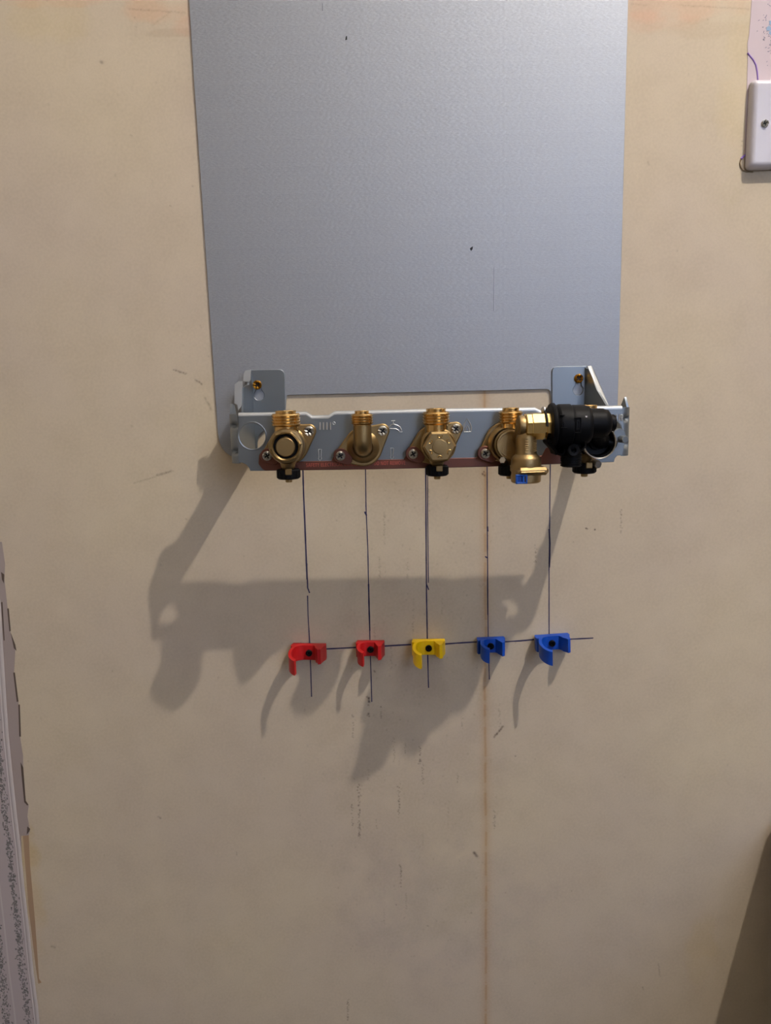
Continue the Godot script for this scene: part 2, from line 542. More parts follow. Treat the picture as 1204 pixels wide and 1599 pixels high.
func scuff(d: PackedByteArray, rng: RandomNumberGenerator, a: Vector2, b: Vector2, w: float, k: float) -> void:
	var n := maxi(2, int(a.distance_to(b) * 0.8))
	for i in n:
		var p := a.lerp(b, (i + 0.5) / n)
		blot(d, (p.x - WX0) * WPP + rng.randfn(0, w * 0.3), (WY1 - p.y) * WPP + rng.randfn(0, w * 0.3), maxf(0.8, w * WPP * 0.8), k * rng.randf_range(0.5, 1.0))

func pen(parent: Node, pts: Array, w: float, m: Material, label: String = "") -> void:   # ink line on the wall: flat list u, v
	var s := Soup.new()
	var p: Array = []
	var rng := RandomNumberGenerator.new()
	rng.seed = int(pts[0] * 31 + pts[1])
	for i in range(0, pts.size() - 2, 2):
		var a := at2(pts[i], pts[i + 1])
		var b := at2(pts[i + 2], pts[i + 3])
		var n := maxi(1, int(a.distance_to(b) / 6.0))
		for k in n: p.append(a.lerp(b, float(k) / n))
	p.append(at2(pts[pts.size() - 2], pts[pts.size() - 1]))
	var l: Array = []
	for i in p.size():
		var t: Vector2 = (p[mini(i + 1, p.size() - 1)] - p[maxi(i - 1, 0)]).normalized()
		var nrm := Vector2(-t.y, t.x) * w * 0.68 * 0.44
		var j := rng.randf_range(0.85, 1.15)
		l.append([p[i] + nrm * j, p[i] - nrm * j])
	for i in p.size() - 1:
		var q: Array = []
		for e in [l[i][1], l[i + 1][1], l[i + 1][0], l[i][0]]: q.append(Vector3(e.x, e.y, 0.12))
		if (q[1] - q[0]).cross(q[2] - q[0]).z < 0.0: q.reverse()
		s.quad(q[0], q[1], q[2], q[3])
	var o := obj("pen_line", s, m, parent)
	if label: o.set_meta("label", label)

# ------------------------------------------------------------------ build
func _ready() -> void:
	var ax := cam_axes()
	var cam := Camera3D.new()
	cam.name = "camera"
	cam.transform = Transform3D(Basis(ax[0], ax[1], -ax[2]), Vector3(0, 0, CAM_H * 0.001))
	cam.fov = rad_to_deg(2.0 * atan(799.5 / FOCAL))
	cam.near = 0.02
	add_child(cam)
	cam.current = true

	var sky_m := ProceduralSkyMaterial.new()
	sky_m.sky_top_color = Color(0.66, 0.76, 0.95); sky_m.sky_horizon_color = Color(0.82, 0.87, 0.97)
	sky_m.ground_bottom_color = Color(0.22, 0.24, 0.25); sky_m.ground_horizon_color = Color(0.55, 0.60, 0.66)
	sky_m.sun_angle_max = 0.0
	sky_m.energy_multiplier = 1.0
	var env := Environment.new()
	env.background_mode = Environment.BG_SKY
	env.sky = Sky.new(); env.sky.sky_material = sky_m
	env.background_energy_multiplier = 9.0
	env.tonemap_mode = Environment.TONE_MAPPER_LINEAR
	env.tonemap_exposure = 1.0
	env.sdfgi_enabled = true; env.ssao_enabled = true; env.ssil_enabled = true
	var we := WorldEnvironment.new()
	we.name = "environment"; we.environment = env
	add_child(we)

	make_materials()
	build_room()
	build_lamp(Vector3(800, 1465, 800), 2.12)
	build_worktop()
	build_wallpaper()
	build_plate()
	build_bracket()
	build_strap()
	build_valves()
	build_filling_link()
	build_clips()
	build_blank_plate()

# ------------------------------------------------------------------ the room
func big_box(s: Soup, a: Vector3, b: Vector3) -> void:
	s.box((a + b) * 0.5, (b - a).abs(), 0.01)

func build_room() -> void:
	var plaster := noise_normal(0.05, 1.5, 13)
	var paint := mat(Color(0.60, 0.58, 0.555), 0.9, 0.0, plaster, 0.25, 4.0)
	var white := mat(Color(0.92, 0.92, 0.92), 0.9)
	# back wall: one slab, its middle face carries the printed stains
	var wall_m := StandardMaterial3D.new()
	wall_m.albedo_texture = wall_texture()
	wall_m.roughness = 0.82
	wall_m.metallic_specular = 0.25
	wall_m.normal_enabled = true
	wall_m.normal_texture = noise_normal(0.035, 1.4, 41, 512)
	wall_m.normal_scale = 0.12
	var plain := mat(Color8(206, 190, 165), 0.85)
	var x1 := WX0 + WW / WPP
	var y0 := WY1 - WH / WPP
	var L := -1500.0; var R := 2000.0; var F := -1400.0; var T := 1850.0; var D := 2900.0
	var body := Soup.new()
	var xs := [L - 100, WX0, x1, R + 100]
	var ys := [F - 100, y0, WY1, T + 100]
	for i in 3:
		for j in 3:
			if i == 1 and j == 1: continue
			body.quad(Vector3(xs[i], ys[j], 0), Vector3(xs[i + 1], ys[j], 0), Vector3(xs[i + 1], ys[j + 1], 0), Vector3(xs[i], ys[j + 1], 0))
	var a := Vector3(xs[0], ys[0], 0); var b := Vector3(xs[3], ys[0], 0); var c := Vector3(xs[3], ys[3], 0); var d := Vector3(xs[0], ys[3], 0)
	var k := Vector3(0, 0, -100)
	body.quad(b + k, a + k, d + k, c + k); body.quad(a + k, b + k, b, a); body.quad(b + k, c + k, c, b); body.quad(c + k, d + k, d, c); body.quad(d + k, a + k, a, d)
	var face := Soup.new()
	var p := [Vector3(WX0, y0, 0), Vector3(x1, y0, 0), Vector3(x1, WY1, 0), Vector3(WX0, WY1, 0)]
	face.tri(p[0], p[1], p[2]); face.tri(p[0], p[2], p[3])
	face.uv = PackedVector2Array([Vector2(0, 1), Vector2(1, 1), Vector2(1, 0), Vector2(0, 1), Vector2(1, 0), Vector2(0, 0)])
	var wm := body.mesh()
	var fm := face.mesh()
	wm.add_surface_from_arrays(Mesh.PRIMITIVE_TRIANGLES, fm.surface_get_arrays(0))
	wm.surface_set_material(0, plain); wm.surface_set_material(1, wall_m)
	var w := MeshInstance3D.new()
	w.name = "wall_back"; w.mesh = wm
	w.set_meta("kind", "structure")
	add_child(w)
	pen_marks(w)
	# the other sides
	var s := Soup.new(); big_box(s, Vector3(L - 100, F - 100, 0), Vector3(L, T + 100, D)); struct("wall_left", s, mat(Color(0.74, 0.71, 0.67), 0.9, 0.0, plaster, 0.25, 4.0))
	s = Soup.new(); big_box(s, Vector3(R, F - 100, 0), Vector3(R + 100, T + 100, D)); struct("wall_right", s, mat(Color(0.40, 0.39, 0.385), 0.9, 0.0, plaster, 0.25, 4.0))
	s = Soup.new(); big_box(s, Vector3(L - 100, F - 100, -100), Vector3(R + 100, F, D + 100)); struct("floor", s, mat(Color(0.15, 0.14, 0.135), 0.7))
	s = Soup.new(); big_box(s, Vector3(L - 100, T, -100), Vector3(R + 100, T + 100, D + 100)); struct("ceiling", s, white)
	var wx0 := 650.0; var wx1 := 1900.0; var wy0 := 150.0; var wy1 := 1450.0
	s = Soup.new()
	s.extrude(PackedVector2Array([Vector2(L - 100, F - 100), Vector2(R + 100, F - 100), Vector2(R + 100, T + 100), Vector2(L - 100, T + 100)]), D, D + 120, 0.0, Transform3D.IDENTITY,
		[PackedVector2Array([Vector2(wx0, wy0), Vector2(wx1, wy0), Vector2(wx1, wy1), Vector2(wx0, wy1)])])
	struct("wall_front", s, paint)
	s = Soup.new()
	var fz := Vector3(0, 0, D + 60)
	for bar in [[wx0, wy0, wx0 + 50, wy1], [wx1 - 50, wy0, wx1, wy1], [wx0, wy0, wx1, wy0 + 50], [wx0, wy1 - 50, wx1, wy1], [(wx0 + wx1) / 2 - 25, wy0, (wx0 + wx1) / 2 + 25, wy1]]:
		s.box(Vector3((bar[0] + bar[2]) * 0.5, (bar[1] + bar[3]) * 0.5, fz.z), Vector3(bar[2] - bar[0], bar[3] - bar[1], 60), 4)
	var win := struct("window_1", s, white)
	var glass := StandardMaterial3D.new()
	glass.albedo_color = Color(0.95, 0.97, 1.0, 0.06); glass.transparency = BaseMaterial3D.TRANSPARENCY_ALPHA; glass.roughness = 0.02
	s = Soup.new(); s.box(fz + Vector3((wx0 + wx1) / 2, (wy0 + wy1) / 2, 0), Vector3(wx1 - wx0 - 40, wy1 - wy0 - 40, 6), 0.5)
	obj("pane", s, glass, win)

func build_lamp(c: Vector3, energy: float) -> void:
	var t := thing("pendant_lamp", "bare round bulb hanging from a short white cord below the ceiling", "lamp", Vector3(c.x, 1850, c.z))
	var glow := mat(Color(1, 0.95, 0.85), 0.5)
	glow.emission_enabled = true; glow.emission = Color(1.0, 0.94, 0.86); glow.emission_energy_multiplier = 2.0
	var s := Soup.new(); s.ball(c, Vector3(30, 32, 30)); obj("bulb", s, glow, t)
	s = Soup.new(); s.lathe([Vector2(0, 28), Vector2(15, 28), Vector2(18, 34), Vector2(18, 70), Vector2(6, 80), Vector2(0, 80)], axis(c, Vector3.UP), 24); obj("lamp_holder", s, M.plastic_white, t)
	s = Soup.new(); s.tube([c + Vector3(0, 78, 0), Vector3(c.x, 1840, c.z)], 3.0, 8); obj("cord", s, M.plastic_white, t)
	s = Soup.new(); s.lathe([Vector2(0, 1822), Vector2(30, 1822), Vector2(42, 1830), Vector2(45, 1850), Vector2(0, 1850)], axis(Vector3(c.x, 0, c.z), Vector3.UP), 32); obj("ceiling_rose", s, M.plastic_white, t)
	var o := OmniLight3D.new()
	o.name = "bulb_light"
	o.light_color = Color(1.0, 0.965, 0.93); o.light_energy = energy; o.light_size = 0.015
	o.omni_range = 8.0; o.omni_attenuation = 2.0; o.shadow_enabled = true
	o.position = c * 0.001 - t.position
	t.add_child(o)

func build_worktop() -> void:
	var s := Soup.new()
	s.box(Vector3(1206, -508, 305), Vector3(1560, 38, 600), 4)
	tag(obj("worktop", s, mat(Color(0.36, 0.35, 0.36), 0.4)), "kitchen worktop along the wall to the right, below the white blank plate", "worktop")
	var t := thing("base_cabinet", "blue grey kitchen base cabinet standing under the worktop", "cabinet", Vector3(1210, -1400, 300))
	s = Soup.new(); s.box(Vector3(1218, -967, 290), Vector3(1530, 868, 560), 2); obj("body", s, mat(Color(0.36, 0.39, 0.45), 0.5), t)
	for i in 3:
		s = Soup.new(); s.box(Vector3(1218 - 510 + i * 510, -910, 580), Vector3(504, 740, 18), 2)
		var dr := obj("door", s, mat(Color(0.38, 0.41, 0.47), 0.4), t)
		s = Soup.new(); s.tube([Vector3(1218 - 710 + i * 510, -600, 606), Vector3(1218 - 590 + i * 510, -600, 606)], 5, 10); obj("handle", s, M.zinc, dr)

func pen_marks(w: Node) -> void:
	var k: Material = M.ink
	pen(w, [472.6, 715, 474, 770, 476, 815, 479.5, 905], 2.6, k, "dark blue vertical pen line below the leftmost valve")
	pen(w, [479, 880, 480.5, 918, 483.5, 926], 2.2, k)
	pen(w, [480.3, 930, 481, 960, 484, 1012, 486.6, 1088], 1.9, k)
	pen(w, [570.6, 715, 571.5, 790, 574.5, 860, 575.5, 915, 578, 1010, 580.6, 1096], 1.8, k, "dark blue vertical pen line below the second valve")
	pen(w, [569.5, 799, 572.5, 805], 3.2, k)
	pen(w, [575.5, 912, 576.4, 950, 577.5, 985], 2.6, k)
	pen(w, [664.6, 715, 665.2, 800, 666, 920, 667.3, 1000, 669.2, 1074], 2.2, k, "dark blue vertical pen line below the hexagon fronted valve")
	pen(w, [668, 715, 667.8, 800, 669, 910], 1.5, k)
	pen(w, [666, 912, 669.5, 921], 2.2, k)
	pen(w, [760.6, 715, 761, 820, 761.6, 910, 762.3, 1000, 764.2, 1061], 1.7, k, "dark blue vertical pen line beside the rusty joint")
	pen(w, [757.5, 869, 761, 871], 2.2, k)
	pen(w, [761.2, 822, 761.6, 830], 2.6, k); pen(w, [761.4, 900, 761.8, 960], 2.2, k)
	pen(w, [859.5, 715, 858.6, 780, 858.2, 830, 857.4, 890, 857.4, 990], 1.8, k, "dark blue vertical pen line below the black unit")
	pen(w, [857.6, 826, 858.6, 848, 857.8, 886], 3.2, k)
	pen(w, [508, 1013.4, 548, 1011.3], 2.6, k, "dark horizontal pen line between the two red clips")
	pen(w, [545, 1011.5, 600, 1008.8, 642, 1006.4], 2.6, k)
	pen(w, [694, 1005.6, 722, 1003.6, 746, 1002.2], 2.8, k)
	pen(w, [782, 1002.6, 812, 1000.6, 834, 998.6], 2.6, k)
	pen(w, [886, 998.2, 915, 996.8, 926.5, 996.2], 2.4, k, "end of the horizontal pen line right of the larger blue clip")

# ------------------------------------------------------------------ wallpaper left on the wall
func paper_texture(seed_n: int) -> ImageTexture:   # u across from the torn edge (0..1 = 90 mm), v along: two speckled stripes
	var rng := RandomNumberGenerator.new()
	rng.seed = seed_n
	var im := Image.create(384, 1536, false, Image.FORMAT_RGB8)
	im.fill(Color(0.72, 0.67, 0.655))
	for band in [[52, 22, 0.0], [160, 30, 0.0], [262, 24, 0.0]]:
		for x in range(band[0] - band[1] - 14, band[0] - band[1] - 6): im.fill_rect(Rect2i(x, 0, 1, 1536), Color(0.77, 0.73, 0.71))
		for i in 820:
			var x := int(rng.randfn(band[0], band[1] * 0.42))
			var y := rng.randi_range(0, 1530)
			var g := rng.randf_range(0.40, 0.56)
			im.fill_rect(Rect2i(clampi(x, 0, 380), y, rng.randi_range(3, 8), rng.randi_range(4, 12)), Color(g, g * 0.96, g * 0.93))
	im.fill_rect(Rect2i(0, 0, 14, 1536), Color(0.78, 0.74, 0.72))
	im.generate_mipmaps()
	return ImageTexture.create_from_image(im)

func build_wallpaper() -> void:
	# left: grey torn backing with the striped paper over it
	var t := thing("wallpaper_remnant", "strip of striped wallpaper with speckled grey bands, torn edge, at lower left of the wall", "wallpaper", Vector3(-480, -700, 0))
	var edge := [3, 846, 8, 880, 7, 905, 12, 950, 16, 985, 24, 1015, 22, 1050, 29, 1095, 30, 1140, 36, 1180, 37, 1230, 40, 1254, 45, 1256, 43, 1275, 47, 1296, 45, 1304, 33, 1305, 36, 1400]
	var poly: Array = edge.duplicate()
	poly.append_array([-60, 1400, -60, 846])
	var s := Soup.new(); s.extrude(poly_at(poly, 0), 0.0, 0.35)
	obj("torn_backing", s, mat(Color(0.66, 0.60, 0.57), 0.9), t)
	s = Soup.new()
	var mid := [-8, 880, 1, 940, 5, 1010, 10, 1090, 14, 1150, 21, 1220, 27, 1275, 33, 1325, 38, 1380, 46, 1450, 53, 1520, 60, 1575, 66, 1640, 80, 1750]
	var run := 0.0
	var prev := Vector2.ZERO
	var rows: Array = []
	for i in range(0, mid.size(), 2):
		var p := at2(mid[i], mid[i + 1])
		if i: run += p.distance_to(prev)
		prev = p
		rows.append([p, run])
	# cross profile: a raised bead at the edge, then flat paper with faint ribs
	var prof := [[0.0, 0.3], [0.0, 0.9], [1.2, 1.5], [3.0, 1.5], [4.0, 0.8], [5.0, 0.8], [5.8, 1.2], [7.0, 0.8], [90.0, 0.8]]
	for i in rows.size() - 1:
		for j in prof.size() - 1:
			var q: Array = []
			var u: Array = []
			for e in [[i, j], [i, j + 1], [i + 1, j + 1], [i + 1, j]]:
				var r: Array = rows[e[0]]
				q.append(Vector3(r[0].x - prof[e[1]][0], r[0].y, prof[e[1]][1]))
				u.append(Vector2(prof[e[1]][0] / 90.0, r[1] / 360.0))
			s.v.append_array(PackedVector3Array([q[0], q[1], q[2], q[0], q[2], q[3]]))
			s.uv.append_array(PackedVector2Array([u[0], u[1], u[2], u[0], u[2], u[3]]))
	var pm := StandardMaterial3D.new()
	pm.albedo_texture = paper_texture(4); pm.roughness = 0.85
	obj("striped_paper", s, pm, t)
	# dark gaps of the tear and the brown glue line below it
	for g in [[32.5, 1190, 36.5, 1198, 40.5, 1250, 44.5, 1256, 43, 1257.5, 38, 1252, 34, 1210], [43, 1290, 47.5, 1294, 46, 1298, 42, 1303], [2, 940, 4.2, 940, 7.5, 1000, 6, 1000], [21, 1050, 23.5, 1050, 29, 1095, 26.5, 1096], [29, 1100, 31.2, 1100, 33, 1150, 30.4, 1150], [11.5, 950, 14, 950, 17, 985, 15, 986], [2, 893, 7, 897, 6.6, 911, 3.4, 905], [17, 988, 24, 1006, 26, 1016, 22, 1012]]:
		s = Soup.new(); s.extrude(poly_at(g, 0), 0.3, 0.5); obj("tear_gap", s, mat(Color(0.37, 0.31, 0.27), 0.9), t)
	s = Soup.new(); s.extrude(poly_at([36, 1305, 45, 1304, 47, 1350, 55, 1440, 61, 1528, 65, 1534, 60, 1536, 56, 1510, 45, 1420], 0), 0.0, 0.25)
	obj("glue_strip", s, mat(Color(0.68, 0.56, 0.44), 0.9), t)
	# right: pale floral remnant behind the blank plate
	var f := thing("floral_paper", "pale pinkish wallpaper remnant with a blue flower sprig behind the blank plate", "wallpaper", Vector3(400, 250, 0))
	s = Soup.new()
	s.extrude(poly_at([1174, -60, 1173.5, 0, 1172, 25, 1170.5, 42, 1169.5, 55, 1167, 68, 1167.5, 85, 1167, 110, 1165.5, 150, 1163.5, 200, 1162.5, 240, 1172, 262, 1420, 262, 1420, -60], 0), 0.0, 0.4)
	obj("paper", s, mat(Color(0.80, 0.735, 0.745), 0.85), f)
	var rng := RandomNumberGenerator.new(); rng.seed = 8
	s = Soup.new()
	for i in 90:
		var c := Vector2(rng.randfn(1203, 9), rng.randfn(55, 22))
		if c.x < 1172: continue
		var d := Vector2(rng.randf_range(1.0, 3.6), 0).rotated(rng.randf_range(-1.4, 0.4))
		var n := Vector2(-d.y, d.x).normalized() * 0.35
		s.extrude(poly_at([c.x - n.x, c.y - n.y, c.x + d.x - n.x, c.y + d.y - n.y, c.x + d.x + n.x, c.y + d.y + n.y, c.x + n.x, c.y + n.y], 0), 0.4, 0.5)
	var o := obj("sprig_print", s, mat(Color(0.45, 0.45, 0.52), 0.85), f)
	o.set_meta("kind", "stuff")
	s = Soup.new()
	for c in [[1200, 45, 5], [1205, 36, 6], [1209, 46, 7], [1204, 52, 4], [1214, 40, 6]]:
		var l: Array = []
		for i in 12:
			var r: float = c[2] * rng.randf_range(0.6, 1.1)
			l.append(c[0] + cos(TAU * i / 12) * r); l.append(c[1] + sin(TAU * i / 12) * r)
		s.extrude(poly_at(l, 0), 0.4, 0.45 + 0.02 * c[2])
	obj("flower_print", s, mat(Color(0.60, 0.68, 0.77), 0.85), f)
	pen_on_paper(f)

func pen_on_paper(f: Node) -> void:
	var s := Soup.new()
	var pts: Array = []
	for q in [[1167, 83], [1171, 88], [1176, 94], [1180, 102], [1182, 112], [1183, 124], [1183, 132]]:
		var p := at(q[0], q[1])
		p.z = 0.4
		pts.append(p)
	s.tube(pts, 0.7, 6)
	obj("pen_line", s, M.ink_purple, f)
	s = Soup.new()
	pts = []
	for q in [[1157.5, 248], [1160, 245], [1163.5, 242.5], [1169, 239]]: pts.append(at(q[0], q[1], 0.3))
	s.tube(pts, 1.0, 6)
	obj("pen_line", s, M.ink_purple, f)
	s = Soup.new()
	pts = []
	for q in [[1157, 249], [1155.5, 255], [1157, 261], [1160, 266], [1166, 268], [1176, 268.5]]: pts.append(at(q[0], q[1], 0.5))
	s.tube(pts, 0.6, 6)
	obj("torn_curl", s, mat(Color(0.55, 0.47, 0.36), 0.8), f)

# ------------------------------------------------------------------ steel backing plate
func build_plate() -> void:
	var t := thing("backing_plate", "large galvanised steel plate fixed flat on the wall above the valves", "metal plate", Vector3(34, 200, 0))
	var s := Soup.new()
	var o := poly_at([296, 0, 298.6, 40, 343.5, 716, 400, 716, 400, 686, 446.5, 640, 448, 617.2, 858.5, 607.6, 861, 640, 902, 680, 902, 708, 962, 708, 964.2, 615, 980, 0], 0)
	o[0] = Vector2(-172.4, 520); o[1] = Vector2(-172.6, 300)
	o.append(Vector2(240.2, 520))
	var ol := rounded(o, [0, 0, 27, 6, 3, 3, 2.5, 5, 3, 3, 6, 27, 0, 0, 0])
	s.extrude(ol, 0.6, 2.0, 0.3)
	var m := mat(Color(0.70, 0.71, 0.725), 0.56, 0.8)
	var n := FastNoiseLite.new(); n.seed = 2; n.frequency = 0.05; n.fractal_octaves = 4; n.domain_warp_enabled = false
	var im := n.get_seamless_image(1024, 512)
	im.convert(Image.FORMAT_RGBA8)
	im.bump_map_to_normal_map(2.0)
	m.normal_enabled = true; m.normal_texture = ImageTexture.create_from_image(im); m.normal_scale = 0.28
	m.uv1_triplanar = true; m.uv1_scale = Vector3(3, 40, 6)
	# fine rolled streaks: colour and gloss vary along horizontal lines
	var a := Image.create(512, 1024, false, Image.FORMAT_RGB8)
	var rng := RandomNumberGenerator.new(); rng.seed = 6
	for y in 1024:
		var b := rng.randf_range(-0.03, 0.03)
		for x in 512:
			var g := 0.94 + b + rng.randf_range(-0.05, 0.05)
			a.set_pixel(x, y, Color(g, g, g))
	for i in 2600:
		var g := 0.94 + rng.randf_range(-0.07, 0.06)
		a.fill_rect(Rect2i(rng.randi_range(0, 500), rng.randi_range(0, 1020), rng.randi_range(6, 40), 1), Color(g, g, g))
	a.generate_mipmaps()
	m.albedo_texture = ImageTexture.create_from_image(a)
	obj("sheet", s, m, t)
	# marks on the sheet
	for q in [[736, 386, 738.5, 384.5, 738, 389, 735.5, 392, 733.5, 388], [540, 57, 542, 56, 542, 62, 539, 63]]:
		s = Soup.new(); s.extrude(poly_at(q, 2.0), 2.0, 2.12); obj("paint_spot", s, M.dark, t)
	for q in [[503, 5, 503.6, 5, 503.8, 17, 503.2, 17], [771, 418, 771.4, 418, 770.6, 486, 770.2, 486]]:
		s = Soup.new(); s.extrude(poly_at(q, 2.0), 2.0, 2.06); obj("scratch", s, mat(Color(0.34, 0.34, 0.37), 0.6, 0.5), t)

# ------------------------------------------------------------------ bracket
func slab(s: Soup, pts: Array, th: Vector3) -> void:   # a sheet from a ring of 3-D points, thickness vector th
	var n := pts.size()
	var c := Vector3.ZERO
	for p in pts: c += p
	c /= n
	var nr := Vector3.ZERO
	for i in n: nr += (pts[i] - c).cross(pts[(i + 1) % n] - c)
	var f := nr.dot(th) > 0.0
	# triangulate in the sheet's plane
	var u: Vector3 = (pts[1] - pts[0]).normalized()
	var w := nr.normalized().cross(u)
	var flat := PackedVector2Array()
	for p in pts: flat.append(Vector2((p - c).dot(u), (p - c).dot(w)))
	var idx := Geometry2D.triangulate_polygon(flat)
	for i in range(0, idx.size(), 3):
		var A: Vector3 = pts[idx[i]]; var B: Vector3 = pts[idx[i + 1]]; var C: Vector3 = pts[idx[i + 2]]
		if (B - A).cross(C - A).dot(th) < 0.0:
			var T := B
			B = C
			C = T
		s.tri(A + th, B + th, C + th); s.tri(A, C, B)
	for i in n:
		var j := (i + 1) % n
		if f: s.quad(pts[i], pts[j], pts[j] + th, pts[i] + th)
		else: s.quad(pts[j], pts[i], pts[i] + th, pts[j] + th)

func build_bracket() -> void:
	var t := thing("valve_bracket", "grey steel bracket bar with bent ends carrying the row of brass valves", "bracket", Vector3(43, -45, 0))
	var Z := 92.0
	var top := [372, 650.0, 478, 648.2, 487, 654.0, 513, 653.6, 522, 647.4, 700, 643.2, 836, 641.4, 846, 646.0, 864, 645.4, 872, 640.4, 972, 638.6]
	# front sheet with the two round holes
	var o: Array = top.duplicate()
	o.append_array([976, 690, 972, 711, 964, 711.5, 960, 716, 959, 721.5, 760, 729, 570, 733.2, 391, 735.6, 389, 731, 384, 725, 378, 722.5, 372, 722])
	var s := Soup.new()
	var hl := at2(394, 681, Z); var hr := at2(951, 673, Z)
	s.extrude(poly_at(o, Z), Z - 2.0, Z, 0.35, Transform3D.IDENTITY, [circle(hl, 12.6, 40), circle(hr, 11.5, 40)])
	var bar := obj("front_bar", s, M.steel, t)
	s = Soup.new()       # rolled rims of the holes
	for h in [[hl, 12.6], [hr, 11.5]]:
		var ring: Array = []
		for i in 41: ring.append(Vector3(h[0].x + cos(TAU * i / 40) * h[1], h[0].y + sin(TAU * i / 40) * h[1], Z - 0.6))
		s.tube(ring, 0.9, 8, false)
	obj("hole_rim", s, M.steel, bar)
	# top edge bent back: rounded bend and lip, swept along the edge
	s = Soup.new()
	var line: Array = []
	for i in range(0, top.size(), 2): line.append(at(top[i], top[i + 1], Z))
	var sec: Array = []
	for i in 7:
		var a := PI / 2 * i / 6
		sec.append(Vector2(-3.0 + 3.0 * cos(a), 3.0 * sin(a)))
	sec.append(Vector2(-6.0, 3.0)); sec.append(Vector2(-6.0, 1.5)); sec.append(Vector2(-3, 1.5)); sec.append(Vector2(-1.5, 0))
	for i in line.size() - 1:
		for j in sec.size():
			var q: Vector2 = sec[j]
			var r: Vector2 = sec[(j + 1) % sec.size()]
			var A: Vector3 = line[i] + Vector3(0, q.y, q.x)
			var B: Vector3 = line[i + 1] + Vector3(0, q.y, q.x)
			var C: Vector3 = line[i + 1] + Vector3(0, r.y, r.x)
			var D: Vector3 = line[i] + Vector3(0, r.y, r.x)
			s.quad(A, B, C, D)
	obj("top_lip", s, M.steel_edge, t)
	# bent ends, each with two pressed gussets
	for e in [-1, 1]:
		var x0: float = at(373, 685, Z).x if e < 0 else at(971, 675, Z).x
		var y1: float = at(365, 647, Z).y if e < 0 else at(980, 636, Z).y
		var y0: float = at(365, 724, Z).y if e < 0 else at(980, 712, Z).y
		s = Soup.new()
		var R := 9.0
		var yy: Array = []
		for i in 49: yy.append(lerpf(y0, y1, i / 48.0))
		var sh := func(a: float, y: float, rad: float) -> Vector3:
			var dent := 0.0
			for g in [0.24, 0.77]:
				var k := (y - lerpf(y0, y1, g)) / 2.2
				dent += 4.2 * exp(-k * k) * sin(minf(a * 1.25, PI / 2) * 2.0)
			var rr := rad - dent
			return Vector3(x0 + e * sin(a) * rr, y, Z - R + cos(a) * rr)
		for i in 10:
			var a := PI / 2 * i / 10.0
			var b := PI / 2 * (i + 1) / 10.0
			for j in 48:
				var q: Array = [sh.call(a, yy[j], R), sh.call(b, yy[j], R), sh.call(b, yy[j + 1], R), sh.call(a, yy[j + 1], R)]
				var w: Array = [sh.call(a, yy[j], R - 2), sh.call(b, yy[j], R - 2), sh.call(b, yy[j + 1], R - 2), sh.call(a, yy[j + 1], R - 2)]
				if e < 0:
					q.reverse(); w.reverse()
				s.quad(q[0], q[1], q[2], q[3]); s.quad(w[3], w[2], w[1], w[0])
			for y in [y0, y1]:
				s.quad(sh.call(a, y, R), sh.call(b, y, R), sh.call(b, y, R - 2), sh.call(a, y, R - 2))
		obj("bent_end", s, M.steel, t)
		# side wall going back to the mounting tab
		s = Soup.new()
		var xf: float = x0 + e * R             # outer face at the front
		var xb: float = at(391, 600, 4).x if e < 0 else at(916, 600, 4).x
		var X := func(z: float) -> float: return lerpf(xf, xb, clampf((83.0 - z) / 79.0, 0, 1))
		var ring: Array = []
		var side: Array = [[83, y0 + 1], [83, y1 - 1], [78, y1 + 9], [72, y1 + 8], [66, y1 - 3], [44, y1 - 2], [38, y1 + 24], [16, y1 + 27], [12, y1 + 37], [4, y1 + 38], [4, y0 + 2]]
		if e > 0: side = [[83, y0 + 1], [83, y1 - 1], [78, y1 + 9], [70, y1 - 2], [46, y1 + 1], [28, y1 + 16], [12, y1 + 36], [4, y1 + 38], [4, y0 + 2]]
		for q in side: ring.append(Vector3(X.call(q[0]), q[1], q[0]))
		slab(s, ring, Vector3(-e * 2.0, 0, 0))
		obj("side_wall", s, M.steel, t)
		# narrow flange turned outwards along the front edge of the side wall
		s = Soup.new()
		var k := 3 if e < 0 else 2
		if e < 0:
			slab(s, [at(367, 600, 39), at(373, 595.5, 39), at(378.5, 595.5, 39), at(378, 633, 41), at(372.5, 641, 42), at(371.5, 632, 41), at(366.5, 630, 41)], Vector3(0, 0, 1.6))
			obj("side_flange", s, M.steel_edge, t)
			s = Soup.new()
			slab(s, [at(381, 583, 13), at(384, 578.5, 13), at(392, 577.5, 13), at(391.5, 593, 14), at(389, 596.5, 14), at(380.5, 595, 14)], Vector3(0, 0, 1.6))
		else:
			slab(s, [at(917, 572, 8), at(923, 571, 8), at(930, 585, 17), at(938, 604, 26), at(950, 633.5, 42), at(943, 634, 42), at(932, 607, 26), at(924, 588, 17)], Vector3(0, 0, 1.6))
		obj("side_flange", s, M.steel_edge, t)
	# mounting tabs screwed through the plate
	for e in [-1, 1]:
		s = Soup.new()
		var l := poly_at([391, 577.5, 444, 576.5, 445, 645, 404, 680, 402, 692, 402, 712, 391, 714] if e < 0 else [862, 572.5, 917, 571.5, 914, 705, 903, 706, 900, 680, 862, 645], 3.8)
		var rad := [1, 6, 4, 4, 3, 2, 1] if e < 0 else [6, 1, 1, 2, 4, 4]
		var kc := at2(404.5, 617, 3.8) if e < 0 else at2(903, 609, 3.8)
		var sc := at2(402, 601, 3.8) if e < 0 else at2(903.5, 591, 3.8)
		var key := PackedVector2Array()   # keyhole: big round below, neck up to the screw
		for i in 25: key.append(kc + Vector2(5.2, 0).rotated(deg_to_rad(125 + 290.0 * i / 24)))
